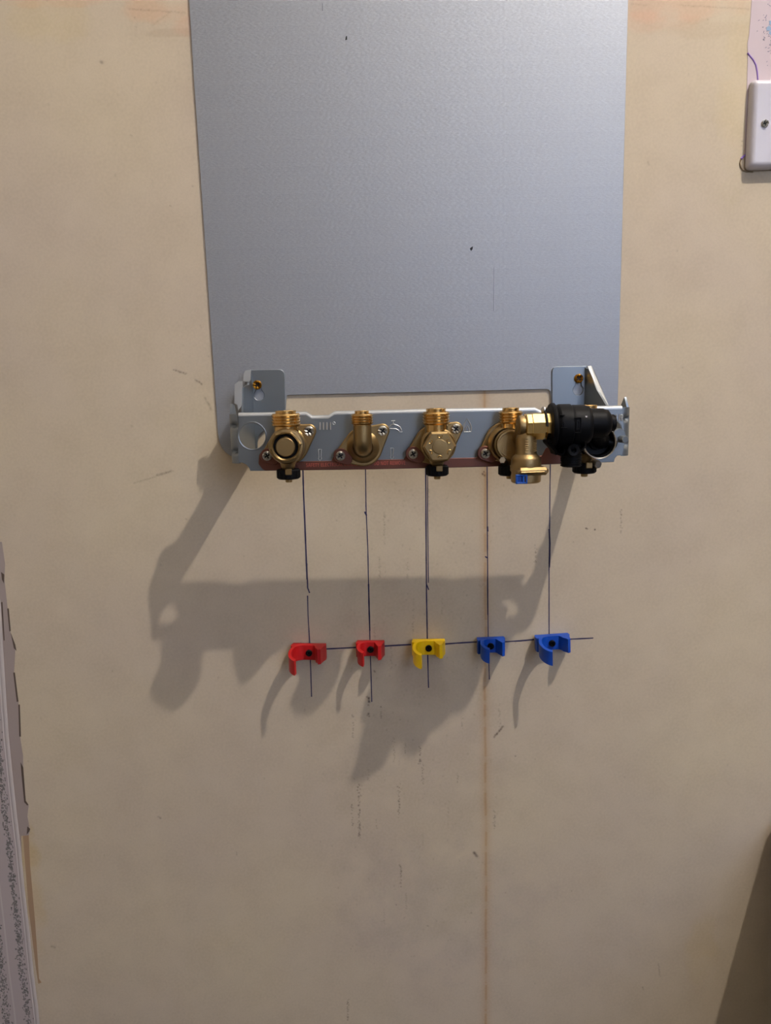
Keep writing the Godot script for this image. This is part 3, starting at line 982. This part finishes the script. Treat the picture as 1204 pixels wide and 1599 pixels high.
		key.append(sc + Vector2(2.6, -1)); key.append(sc + Vector2(2.4, 2.5)); key.append(sc + Vector2(-2.4, 2.5)); key.append(sc + Vector2(-2.6, -1))
		s.extrude(rounded(l, rad), 2.0, 3.8, 0.5, Transform3D.IDENTITY, [key])
		var tb := obj("mounting_tab", s, M.steel, t)
		screw(Vector3(sc.x, sc.y, 4.0), 4.6, M.gold, tb, 0.7, "brass_screw")
	s = Soup.new()
	var rv := at(391.5, 692, 4.5)
	s.ball(rv, Vector3(2.6, 2.6, 1.8), 16, 8)
	obj("rivet", s, M.steel, t)
	stamped_signs(t, Z)

func stamped_signs(t: Node, Z: float) -> void:   # pressed pictograms: radiator, tap, flame, arrows
	var stroke := func(s: Soup, pts: Array, r: float) -> void:
		var p: Array = []
		for i in range(0, pts.size(), 2): p.append(at(pts[i], pts[i + 1], Z + 0.1))
		s.tube(p, r, 6)
	var s := Soup.new()
	for x in [499.5, 505, 510.5, 516]:
		stroke.call(s, [x, 659.5, x, 671], 0.75)
	stroke.call(s, circle_list(521.5, 661, 2.0, 10), 0.5)
	obj("radiator_sign", s, M.steel_edge, t)
	s = Soup.new()
	for x in [962.5, 967, 970.5]: stroke.call(s, [x, 646.5, x, 657], 0.6)
	stroke.call(s, circle_list(970.5, 650, 2.4, 10), 0.5)
	obj("radiator_sign", s, M.steel_edge, t)
	s = Soup.new()
	stroke.call(s, [611, 657.5, 617, 657], 0.55)
	stroke.call(s, [614, 657.5, 614, 662.5], 0.5)
	stroke.call(s, [608.5, 666.5, 611, 663.5, 615, 662.5, 620, 664, 625, 667, 627, 672, 624, 674.5, 628.5, 674.4], 0.5)
	stroke.call(s, [608.5, 669.5, 618, 669.5, 622, 671.5, 623.5, 674.5], 0.45)
	obj("tap_sign", s, M.steel_edge, t)
	s = Soup.new()
	stroke.call(s, [724, 674.6, 736, 674.2], 0.5)
	stroke.call(s, [724.5, 674.4, 723.3, 668, 725.5, 661, 729.7, 653.8, 733.5, 660, 736.3, 667, 735.5, 674.2], 0.5)
	stroke.call(s, [726.5, 674, 727, 669, 729.8, 664.5, 732.3, 669, 732.8, 674], 0.45)
	obj("flame_sign", s, M.steel_edge, t)
	for a in [[499.5, 702], [612, 700]]:
		s = Soup.new()
		stroke.call(s, [a[0] - 2.4, a[1], a[0] + 2.4, a[1] - 0.2, a[0] + 1.6, a[1] + 12, a[0] + 2.8, a[1] + 13.5, a[0], a[1] + 18, a[0] - 2.4, a[1] + 14, a[0] - 1.6, a[1] + 12, a[0] - 2.4, a[1]], 0.42)
		obj("arrow_sign", s, M.steel_edge, t)

func circle_list(x: float, y: float, r: float, n: int) -> Array:
	var l: Array = []
	for i in n + 1:
		l.append(x + cos(TAU * i / n) * r); l.append(y + sin(TAU * i / n) * r)
	return l

func build_strap() -> void:
	var t := thing("earth_strap", "coppery metal strap with red lettering running along the lower edge of the bracket", "strap", Vector3(25, -70, 92))
	var s := Soup.new()
	var Z := 92.2
	var o := poly_at([404, 724, 405, 710, 412, 702.5, 422, 702, 430, 708, 436, 721, 518, 719.5, 524, 706, 532, 701.5, 541, 706, 546, 718.5, 631, 717, 637, 703.5, 645, 699, 654, 704, 658, 716.5, 744, 714.5, 750, 702, 758, 698, 767, 703, 770, 714, 846, 711.5, 852, 700, 858, 697, 866, 700, 868, 711, 930, 709, 931, 721.5, 760, 728.5, 570, 732.8, 412, 734.6], Z)
	s.extrude(rounded(o, [3, 4, 4, 4, 4, 3, 1, 3, 4, 3, 1, 1, 3, 4, 3, 1, 1, 3, 4, 3, 1, 1, 2, 3, 2, 1, 1, 1, 0, 0, 5], 3), Z, Z + 1.4, 0.3)
	obj("strip", s, M.copper, t)
	for e in [[418, 711.5], [532, 711.5], [645, 708.5], [757.5, 708]]:
		s = Soup.new()
		var c := at2(e[0], e[1], 100)
		s.extrude(hull([[c, 6.6], [c + Vector2(5.5, -3.5), 5.0]]), 93.0, 100.2, 0.5)
		obj("ear", s, M.copper, t)
	var a := at(478, 726.5, Z + 1.5); var b := at(633, 722.3, Z + 1.5)
	ridge_text("SAFETY ELECTRICAL CONNECTION • DO NOT REMOVE", (a + b) * 0.5, 3.6, b.x - a.x, 0.3, M.copper_mark, t, "lettering")

# ------------------------------------------------------------------ valves
func valve_body(t: Node, c: Vector2, z_end: float, r: float) -> void:   # cast body along z with a bulb round the vertical port
	var s := Soup.new()
	s.lathe([Vector2(r + 1.6, 96), Vector2(r + 1.2, 100), Vector2(r - 1.2, 102), Vector2(r - 1.6, 105), Vector2(r + 0.4, 107), Vector2(r + 0.8, 109), Vector2(r - 0.4, 110.5),
		Vector2(r - 0.2, 112), Vector2(r - 0.2, z_end - 6)], axis(Vector3(c.x, c.y, 0), Vector3(0, 0, 1)), 44)
	obj("body", s, M.brass_cast, t)

func build_valves() -> void:
	var grp := ""
	# 1: isolating valve with round plug
	var c := at2(447.2, 696.5, 118)
	var t := thing("isolation_valve", "leftmost brass valve with round plug in a black ring, left of the tap symbol elbow", "valve", Vector3(c.x, c.y, 94), grp)
	flange(t, at2(452, 694, 96), at2(418, 711.5, 98), at2(483, 673, 98), 94, 17.5)
	valve_body(t, c, 122, 14.6)
	var s := Soup.new()
	s.lathe([Vector2(15.0, 112), Vector2(15.6, 113), Vector2(15.6, 119), Vector2(14.6, 121.6), Vector2(13.2, 122), Vector2(12.0, 122.0), Vector2(11.0, 121.2), Vector2(10.8, 116), Vector2(0, 116)], axis(Vector3(c.x, c.y, 0), Vector3(0, 0, 1)), 48)
	s.extrude(circle(c, 14.2, 6, 0.15), 118, 123.6, 1.2, Transform3D.IDENTITY, [circle(c, 11.0, 40)])
	obj("cap_nut", s, M.brass_cast, t, 28)
	s = Soup.new()
	s.lathe([Vector2(10.8, 117), Vector2(10.6, 121.2), Vector2(8.6, 121.2), Vector2(8.4, 117)], axis(Vector3(c.x, c.y, 0), Vector3(0, 0, 1)), 40); obj("seal_ring", s, M.black_soft, t)
	s = Soup.new()
	s.lathe([Vector2(8.4, 116), Vector2(8.4, 122.6), Vector2(7.8, 123.2), Vector2(0, 123.2)], axis(Vector3(c.x - 0.3, c.y - 0.6, 0), Vector3(0, 0, 1)), 40); obj("plug", s, M.brass_cast, t)
	var p := at(446.5, 655, 107)
	threaded_end(t, p, 12.9, c.y + 8, at(446, 665, 107).y, at(446, 646.4, 107).y, 9.2, at(446, 641, 107).y)
	drain_cap(t, Vector3(at(450.6, 740, 108).x, 0, 108), 10.3, at(450, 747.5, 108).y, at(450, 732.5, 108).y)

	# 2: plain elbow
	c = at2(567, 698, 100)
	t = thing("pipe_elbow", "plain brass elbow on a slanted oval flange beside the stamped tap symbol", "pipe elbow", Vector3(c.x, c.y, 94), grp)
	flange(t, c, at2(532, 711.5, 98), at2(597.5, 672.5, 98), 94, 17.5)
	s = Soup.new()
	s.lathe([Vector2(15.5, 98.5), Vector2(13.2, 100), Vector2(10.5, 103), Vector2(9.2, 107)], axis(Vector3(c.x, c.y, 0), Vector3(0, 0, 1)), 36)
	obj("boss", s, M.brass_cast, t)
	p = at(565.4, 655, 112)
	s = Soup.new()
	var path: Array = [Vector3(p.x, at(565, 664, 112).y, 112)]
	var by := c.y + 3.0
	path.append(Vector3(p.x, by + 8, 112))
	for i in 9:
		var a := PI / 2 * i / 8
		path.append(Vector3(p.x, by - sin(a) * 7.0 + 4.0, 112 - 7.0 + cos(a) * 7.0))
	path.append(Vector3(c.x, by - 3, 98))
	s.tube(path, 8.1, 28)
	obj("bend", s, M.brass_cast, t, 60)
	threaded_end(t, p, 9.9, at(565, 672, 112).y, at(565, 662, 112).y, at(565, 646.6, 112).y, 6.4, at(565, 641.2, 112).y)

	# 3: gas valve with hexagon front
	c = at2(686.2, 697, 124)
	t = thing("gas_valve", "brass valve with notched hexagon front cap beside the stamped flame symbol", "valve", Vector3(c.x, c.y, 94), grp)
	flange(t, at2(678, 694, 96), at2(645, 708.5, 98), at2(712, 669.5, 98), 94, 18)
	valve_body(t, c, 124, 14.2)
	s = Soup.new()
	s.extrude(circle(c, 14.6, 6, 0.0), 114, 128, 1.6)
	s.lathe([Vector2(14.8, 108), Vector2(15.4, 109), Vector2(15.4, 113.5), Vector2(14.0, 115), Vector2(0, 115)], axis(Vector3(c.x, c.y, 0), Vector3(0, 0, 1)), 44)
	var cp := obj("hexagon_cap", s, M.brass_cast, t, 28)
	s = Soup.new()
	s.lathe([Vector2(6.4, 127.8), Vector2(6.4, 128.8), Vector2(6.0, 129.1), Vector2(0, 129.1)], axis(Vector3(c.x, c.y, 0), Vector3(0, 0, 1)), 32); obj("centre_disc", s, M.brass_cast, cp)
	for i in 6:
		s = Soup.new()
		var a := TAU * i / 6 + 0.52
		var q := c + Vector2(9.6, 0).rotated(a)
		var ring: Array = []
		for j in 9: ring.append(Vector3(q.x, q.y, 128.2) + Vector3(1.9 * cos(a + PI / 2 + PI * j / 8.0), 1.9 * sin(a + PI / 2 + PI * j / 8.0), 0))
		s.tube(ring, 0.55, 6)
		obj("notch", s, M.brass, cp)
	p = at(681, 655, 107)
	threaded_end(t, p, 12.2, c.y + 4, at(681, 662, 107).y, at(681, 643.6, 107).y, 8.8, at(681, 637.6, 107).y)
	drain_cap(t, Vector3(at(682.6, 735, 108).x, 0, 108), 9.9, at(682, 742.5, 108).y, at(682, 727, 108).y)

	# 4: cold inlet valve, mostly behind the filling link
	c = at2(795, 694.5, 116)
	t = thing("cold_valve", "ribbed brass valve half hidden behind the brass end of the black filling unit", "valve", Vector3(c.x, c.y, 94), grp)
	flange(t, at2(788, 690, 96), at2(757.5, 708, 98), at2(822, 668, 98), 94, 18)
	valve_body(t, c, 122, 15.0)
	s = Soup.new()
	s.lathe([Vector2(15.8, 108), Vector2(16.0, 109.2), Vector2(14.6, 110.4), Vector2(14.4, 112), Vector2(15.0, 113), Vector2(14.2, 114.6), Vector2(13.0, 114.9), Vector2(13.0, 117.2), Vector2(12.4, 118), Vector2(11.2, 118), Vector2(10.8, 116.6), Vector2(0, 116.6)], axis(Vector3(c.x + 1.6, c.y, 0), Vector3(0, 0, 1)), 44)
	obj("front_disc", s, M.brass_cast, t)
	p = at(797.6, 650, 105)
	threaded_end(t, p, 10.8, c.y + 4, at(797, 660, 105).y, at(797, 642.4, 105).y, 7.4, at(797, 636.6, 105).y)
	drain_cap(t, Vector3(at(796, 735, 108).x, 0, 108), 10.0, at(797, 742, 108).y, at(797, 726, 108).y)

	s = Soup.new()
	s.lathe([Vector2(0, -10), Vector2(3.0, -10), Vector2(3.2, 0), Vector2(2.7, 0.7), Vector2(0, 0.7)], axis(at(785, 718.5, 120), Vector3(-0.5, 0.35, 1)), 6)
	obj("grub_bolt", s, M.zinc, t, 20)
	# 5: return valve, mostly behind the black filling unit
	c = at2(935, 690.5, 124)
	t = thing("return_valve", "rightmost brass valve with open silver rimmed front, half hidden behind the black filling unit", "valve", Vector3(c.x, c.y, 94), grp)
	flange(t, at2(914, 690, 96), at2(884, 704, 98), at2(950, 662, 98), 94, 17)
	valve_body(t, c - Vector2(3, 0), 116, 14.0)
	s = Soup.new()
	s.lathe([Vector2(13.8, 110), Vector2(14.4, 111), Vector2(14.4, 127.2), Vector2(14.0, 127.8), Vector2(13.2, 127.4), Vector2(12.9, 112), Vector2(0, 112)], axis(Vector3(c.x, c.y, 0), Vector3(0, 0, 1)), 48)
	var rim := obj("rim", s, M.zinc, t)
	s = Soup.new()
	s.lathe([Vector2(12.8, 112.2), Vector2(12.8, 123.6), Vector2(12.2, 123.6), Vector2(11.4, 117), Vector2(7.0, 116), Vector2(6.5, 119), Vector2(0, 119)], axis(Vector3(c.x, c.y, 0), Vector3(0, 0, 1)), 40)
	obj("liner", s, M.black, rim)
	p = at(917.5, 640, 112)
	threaded_end(t, p, 11.0, c.y + 4, at(917, 652, 112).y, at(917, 640, 112).y, 8.2, at(917, 632.4, 112).y, 3)
	drain_cap(t, Vector3(at(912.6, 731, 112).x, 0, 112), 10.1, at(912, 738.5, 112).y, at(912, 722, 112).y)
	s = Soup.new()
	var q := at(934, 725.5, 122)
	s.lathe([Vector2(0, -8), Vector2(3.6, -8), Vector2(3.8, -7), Vector2(3.8, 0), Vector2(3.2, 0.8), Vector2(0, 0.8)], axis(q, Vector3(0.35, -0.1, 1)), 6)
	obj("fixing_nut", s, M.zinc, t, 20)
	s = Soup.new()
	q = at(967, 680, 101)
	s.lathe([Vector2(0, -6), Vector2(6.4, -6), Vector2(6.4, -1), Vector2(5.8, 0), Vector2(0, 0)], axis(q, Vector3(0.15, 0, 1)), 28)
	s.lathe([Vector2(3.4, 0), Vector2(3.4, 6), Vector2(2.8, 6.8), Vector2(0, 6.8)], axis(at(970, 685.5, 101), Vector3(0.25, 0, 1)), 18)
	obj("flange_bolt", s, M.steel, t)

# ------------------------------------------------------------------ filling link: brass end, black body
func build_filling_link() -> void:
	var t := thing("filling_link", "black plastic filling unit with brass elbow end and blue insert, in front of rightmost valves", "filling unit", at(850, 690, 130))
	var Z := 134.0
	# brass vertical leg
	var s := Soup.new()
	var vx := at(821.5, 700, Z).x
	var Y := func(v: float) -> float: return at(821.5, v, Z).y
	s.lathe([Vector2(11.6, Y.call(753)), Vector2(12.6, Y.call(751.5)), Vector2(12.8, Y.call(742)), Vector2(12.4, Y.call(740)), Vector2(12.4, Y.call(730)), Vector2(12.9, Y.call(726)), Vector2(12.7, Y.call(717)), Vector2(11.6, Y.call(713)),
		Vector2(9.2, Y.call(709)), Vector2(8.8, Y.call(704)), Vector2(8.8, Y.call(684)), Vector2(8.2, Y.call(681)), Vector2(7.2, Y.call(677)), Vector2(6.0, Y.call(672)), Vector2(0, Y.call(668))], axis(Vector3(vx, 0, Z), Vector3.UP), 40)
	var leg := obj("brass_leg", s, M.brass_cast, t)
	s = Soup.new()
	var nb := at(826, 734, Z)
	s.box(Vector3(nb.x, nb.y, Z + 0.5), Vector3(26.5, 6.8, 27), 2.2, Basis(Vector3.UP, 0.12))
	s.box(Vector3(nb.x + 0.5, nb.y - 0.4, Z + 13.9), Vector3(21, 1.5, 2.0), 0.7, Basis(Vector3.UP, 0.1))
	obj("nut", s, M.brass_cast, leg)
	s = Soup.new()
	var bi := at(814, 748, Z + 12)
	for q in [[-4.2, 1.4], [4.2, 1.4]]: s.box(bi + Vector3(q[0], 0, 0.6), Vector3(q[1], 8.0, 3.4), 0.3)
	s.box(bi + Vector3(0, 3.3, 0.6), Vector3(9.6, 1.3, 3.4), 0.3); s.box(bi + Vector3(0, -3.3, 0.6), Vector3(9.6, 1.3, 3.4), 0.3)
	s.box(bi + Vector3(0.6, 0, -0.6), Vector3(9.0, 7.0, 1.6), 0.3); s.box(bi + Vector3(1.6, 0, 0.6), Vector3(1.6, 7, 3.0), 0.3)
	obj("blue_insert", s, M.blue_insert, t)
	s = Soup.new()       # cast marks on the leg
	for i in 7: s.box(Vector3(vx + 6.2, Y.call(687 + i * 2.8), Z + 6.5), Vector3(3.6, 0.6, 1.2), 0.2, Basis(Vector3(0, 0, 1), 0.25))
	for i in 6: s.box(Vector3(vx - 1.2, Y.call(688 + i * 3.4), Z + 8.8), Vector3(2.8, 0.7, 0.7), 0.2)
	obj("cast_marks", s, M.brass_cast, leg)
	# brass elbow ring and barrel
	s = Soup.new()
	var el := at(815, 665, Z)
	s.lathe([Vector2(0, -4), Vector2(6.4, -4), Vector2(8.4, -2.6), Vector2(9.0, 0), Vector2(8.4, 2.6), Vector2(6.6, 4), Vector2(6.2, 6.5)], axis(el, Vector3(1, 0, 0)), 32)
	s.ball(el + Vector3(2, -3, -1), Vector3(7.5, 9, 8))
	s.tube([at(806, 688, 112), at(812, 678, 122), el], 5.0, 20)
	obj("brass_elbow", s, M.brass_cast, leg)
	var ay := at(850, 665, Z)      # axis of the horizontal run
	var bx := func(u: float) -> float: return at(u, 665, Z).x
	var ah := func(u: float) -> Transform3D: return axis(Vector3(bx.call(u), ay.y, Z), Vector3(1, 0, 0))
	s = Soup.new()
	var r0 := 11.3
	var L: float = bx.call(862) - bx.call(820)
	s.lathe([Vector2(7.5, -1.5), Vector2(r0 - 0.6, 0), Vector2(r0, 0.8), Vector2(r0, 4.6), Vector2(r0 + 0.5, 5.2), Vector2(r0 + 0.5, L * 0.66), Vector2(r0 - 1.0, L * 0.67), Vector2(r0 - 1.0, L * 0.75), Vector2(r0 + 0.5, L * 0.76), Vector2(r0 + 0.5, L)], ah.call(820), 8, PI / 8 + 0.1)
	obj("brass_barrel", s, M.brass_bright, t, 25)
	s = Soup.new()       # spring clip: black bow with a pale head
	var cx: float = bx.call(850)
	var bow: Array = []
	for i in 15:
		var a := deg_to_rad(150 - 150.0 * i / 14)
		bow.append(Vector3(cx, ay.y + sin(a) * 12.2, Z + cos(a) * 12.2))
	s.tube(bow, 0.95, 8)
	var clip := obj("spring_clip", s, M.dark, t)
	s = Soup.new(); s.ball(at(849.5, 640.5, Z), Vector3(2.6, 3.2, 3.2), 16, 10); obj("clip_head", s, M.zinc, clip)
	# black housing: collar, two barrels, nose, stub
	s = Soup.new()
	var px := 0.556
	var seg := [[858, 18.2], [860, 19.0], [864, 19.2], [866, 18.0], [867, 16.8], [870, 17.6], [872, 18.0], [889, 18.0], [890.5, 16.8], [892, 16.8], [893.5, 17.2], [913, 16.6], [918, 15.6], [920, 14.4]]
	var prof: Array = [Vector2(8, 0)]
	for q in seg: prof.append(Vector2(q[1], bx.call(q[0]) - bx.call(857)))
	prof.append(Vector2(0, bx.call(920.5) - bx.call(857)))
	s.lathe(prof, ah.call(857), 48)
	var hs := obj("housing", s, M.black, t)
	s = Soup.new()
	var nx: Transform3D = axis(Vector3(bx.call(916), ay.y + 1.2, Z), Vector3(1, 0, 0))
	s.lathe([Vector2(12.8, 0), Vector2(12.4, bx.call(940) - bx.call(916)), Vector2(11.2, bx.call(948) - bx.call(916)), Vector2(8.4, bx.call(952) - bx.call(916)), Vector2(7.0, bx.call(952.5) - bx.call(916)), Vector2(7.0, bx.call(958) - bx.call(916)), Vector2(6.2, bx.call(960) - bx.call(916)), Vector2(0, bx.call(960.5) - bx.call(916))], nx, 40)
	obj("nose", s, M.black, t)
	s = Soup.new()       # raised marks moulded on the barrels
	var mz := Z + 17.0
	for f in [[902, 664, 10, 22], [902, 664, 4, 12]]:
		var w: float = f[2] * px; var h: float = f[3] * px
		var c := at(f[0], f[1], mz)
		for e in [-1, 1]:
			s.box(c + Vector3(e * w * 0.5, 0, -0.2), Vector3(0.6, h, 1.2), 0.15); s.box(c + Vector3(0, e * h * 0.5, -0.6), Vector3(w, 0.6, 1.8), 0.15)
	s.box(at(881, 668, mz + 0.8), Vector3(5, 0.6, 1.2), 0.2); s.box(at(881, 664, mz + 0.8), Vector3(0.6, 5, 1.2), 0.2); s.box(at(878, 648, mz - 1.5), Vector3(4, 0.6, 3), 0.2)
	obj("moulded_marks", s, M.black, hs)
	s = Soup.new(); s.box(at(915.5, 651.5, mz - 2.2), Vector3(1.6, 2.2, 0.8), 0.2); obj("pale_dot", s, M.plastic_white, hs)
	# skirt under the collar, ribbed key and its eye
	s = Soup.new()
	s.extrude(poly_at([856, 670, 874, 670, 912, 668, 912, 697, 905, 703, 880, 704, 876, 711, 864, 709, 862, 703, 852, 692, 851, 688, 857, 686], Z), Z - 10, Z + 10, 2.0)
	obj("skirt", s, M.black_soft, t)
	s = Soup.new()
	var kc := at(892, 704, Z)
	s.lathe([Vector2(0, -13.5), Vector2(7.6, -13.5), Vector2(8.4, -12.5), Vector2(8.4, 2), Vector2(8.0, 6), Vector2(0, 6)], axis(kc, Vector3.UP), 28)
	for i in 6: s.lathe([Vector2(8.2, -0.5), Vector2(9.0, -0.2), Vector2(9.0, 0.5), Vector2(8.2, 0.8)], axis(kc + Vector3(0, -12.5 + i * 2.1, 0), Vector3.UP), 28)
	var key := obj("ribbed_key", s, M.black, t)
	s = Soup.new()
	s.lathe([Vector2(5.4, -3), Vector2(5.4, 1.6), Vector2(4.6, 2.2), Vector2(2.4, 1.8), Vector2(2.0, -2.0), Vector2(0, -2.0)], axis(at(895, 703, Z + 9), Vector3(0.1, 0, 1)), 28)
	obj("key_eye", s, M.black, key)
	s = Soup.new()       # lower nozzle reaching back to the return valve
	s.tube([at(932, 672, Z - 2), at(936, 680, Z - 6), at(938, 686, 121), at(938, 688, 113)], 7.6, 24)
	s.tube([at(948, 690, 122), at(962, 694, 122)], 3.2, 14)
	obj("nozzle", s, M.black, t)

# ------------------------------------------------------------------ pipe clips
func clip_profile(d: float) -> PackedVector2Array:   # x across, y = distance from the wall (mm); open C with one long arm
	var p := PackedVector2Array()
	var ri := d * 0.5
	var c := Vector2(-0.16 * d, 6.0 + ri)
	var th := 3.0
	var W := ri + 7.5
	p.append(Vector2(-W + 1.0, 0)); p.append(Vector2(W, 0)); p.append(Vector2(W + 0.6, 4.5)); p.append(Vector2(W - 1.2, 9.5)); p.append(Vector2(W - 2.4, 15.5)); p.append(Vector2(W - 5.4, 16.8)); p.append(Vector2(W - 6.2, 14.6))
	# inside from the right arm round the back to the tip of the long arm
	for i in 25:
		var a := deg_to_rad(lerpf(-28.0, -252.0, i / 24.0))
		var q := c + Vector2(cos(a), sin(a)) * ri
		if a > -PI / 2: q.x = minf(lerpf(q.x, W - 6.6, 0.6), W - 6.6)
		p.append(q)
	for i in 15:
		var a := deg_to_rad(lerpf(-252.0, -150.0, i / 14.0))
		p.append(c + Vector2(cos(a), sin(a)) * (ri + th))
	p.append(Vector2(-W + 0.6, 9.0)); p.append(Vector2(-W, 6.5))
	return p

func make_clip(u: float, v: float, d: float, m: Material, label: String, turn: float, tilt: float, h: float, group: String) -> void:
	var o := at(u, v)
	var t := thing("pipe_clip", label, "pipe clip", Vector3(o.x, o.y, 0), group)
	var s := Soup.new()
	# extrusion axis is vertical: profile (x, z) -> (x, z), height along y
	s.extrude(clip_profile(d), 0, h, 0.5, Transform3D(Basis(Vector3(1, 0, 0), Vector3(0, 0, 1), Vector3(0, -1, 0)), Vector3.ZERO))
	var b := Basis(Vector3(0, 0, 1), tilt) * Basis(Vector3(0, 1, 0), turn)
	var back := 0.0
	for i in s.v.size():
		var q := s.v[i]
		q.z *= 1.22
		if q.x < d * 0.1 and q.z > 12.0: q.y -= (q.z - 12.0) * 0.26     # the long arm sags
		s.v[i] = q
	var lowest := 1e9
	for i in s.v.size():
		s.v[i] = b * s.v[i]
		lowest = minf(lowest, s.v[i].z)
	for i in s.v.size(): s.v[i] += o + Vector3(0, 0, -lowest)
	var base := obj("clip_body", s, m, t, 30)
	s = Soup.new()
	var sc := o + Vector3(0.0, -h * 0.5, 8.4 - lowest)
	s.lathe([Vector2(3.5, -2), Vector2(3.5, 0.9), Vector2(2.9, 1.6), Vector2(1.7, 1.6), Vector2(1.4, 0.2), Vector2(0, 0.2)], axis(sc, Vector3(0, 0, 1)), 20)
	obj("screw", s, M.black, t)

func build_clips() -> void:
	var g := "open pipe clips in a row"
	make_clip(483.5, 1003, 22, M.red, "leftmost pipe clip, the larger of the two red ones", -0.13, 0.0, 16.5, g)
	make_clip(578.5, 999, 15, M.red, "smaller red pipe clip, second in the row beside the yellow one", -0.07, 0.0, 15.5, g)
	make_clip(668.5, 997, 20, M.yellow, "yellow pipe clip in the middle of the row", -0.07, 0.01, 15.5, g)
	make_clip(764.5, 994, 15, M.blue, "smaller blue pipe clip on the rusty joint beside the yellow one", 0.05, 0.0, 15.5, g)
	make_clip(859.5, 989.5, 22, M.blue, "larger blue pipe clip at the right end of the row", 0.04, 0.03, 15.5, g)

func build_blank_plate() -> void:
	var a := at(1170, 128); var b := at(1167, 267)
	var h := a.y - b.y
	var c := Vector3(a.x + 43.0 - 0.5, (a.y + b.y) * 0.5, 0)
	var t := thing("blank_plate", "white square electrical blanking plate at the right edge of the wall", "blank plate", c)
	var s := Soup.new()
	var W := 43.0; var H := h * 0.5
	var rect := func(i: float) -> PackedVector2Array:
		return rounded(PackedVector2Array([Vector2(c.x - W + i, c.y - H + i), Vector2(c.x + W - i, c.y - H + i), Vector2(c.x + W - i, c.y + H - i), Vector2(c.x - W + i, c.y + H - i)]), [5.0 - i * 0.3], 5)
	var prof := [[0.0, 1.0], [0.0, 4.0], [1.2, 7.0], [2.4, 8.8], [4.2, 9.6], [5.6, 9.8]]
	for i in prof.size() - 1:
		var p: PackedVector2Array = rect.call(prof[i][0]); var q: PackedVector2Array = rect.call(prof[i + 1][0])
		for j in p.size():
			var k := (j + 1) % p.size()
			s.quad(Vector3(p[j].x, p[j].y, prof[i][1]), Vector3(p[k].x, p[k].y, prof[i][1]), Vector3(q[k].x, q[k].y, prof[i + 1][1]), Vector3(q[j].x, q[j].y, prof[i + 1][1]))
	s.cap(rect.call(5.6), [], 9.8, Transform3D.IDENTITY, true)
	s.cap(rect.call(0.0), [], 1.0, Transform3D.IDENTITY, false)
	obj("cover", s, M.plastic_white, t)
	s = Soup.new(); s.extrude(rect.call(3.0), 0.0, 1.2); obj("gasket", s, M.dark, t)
	for e in [-1, 1]:
		screw(Vector3(c.x + e * 30.15, at(1195, 193, 9.8).y, 9.4), 3.6, M.zinc, t, 0.3)
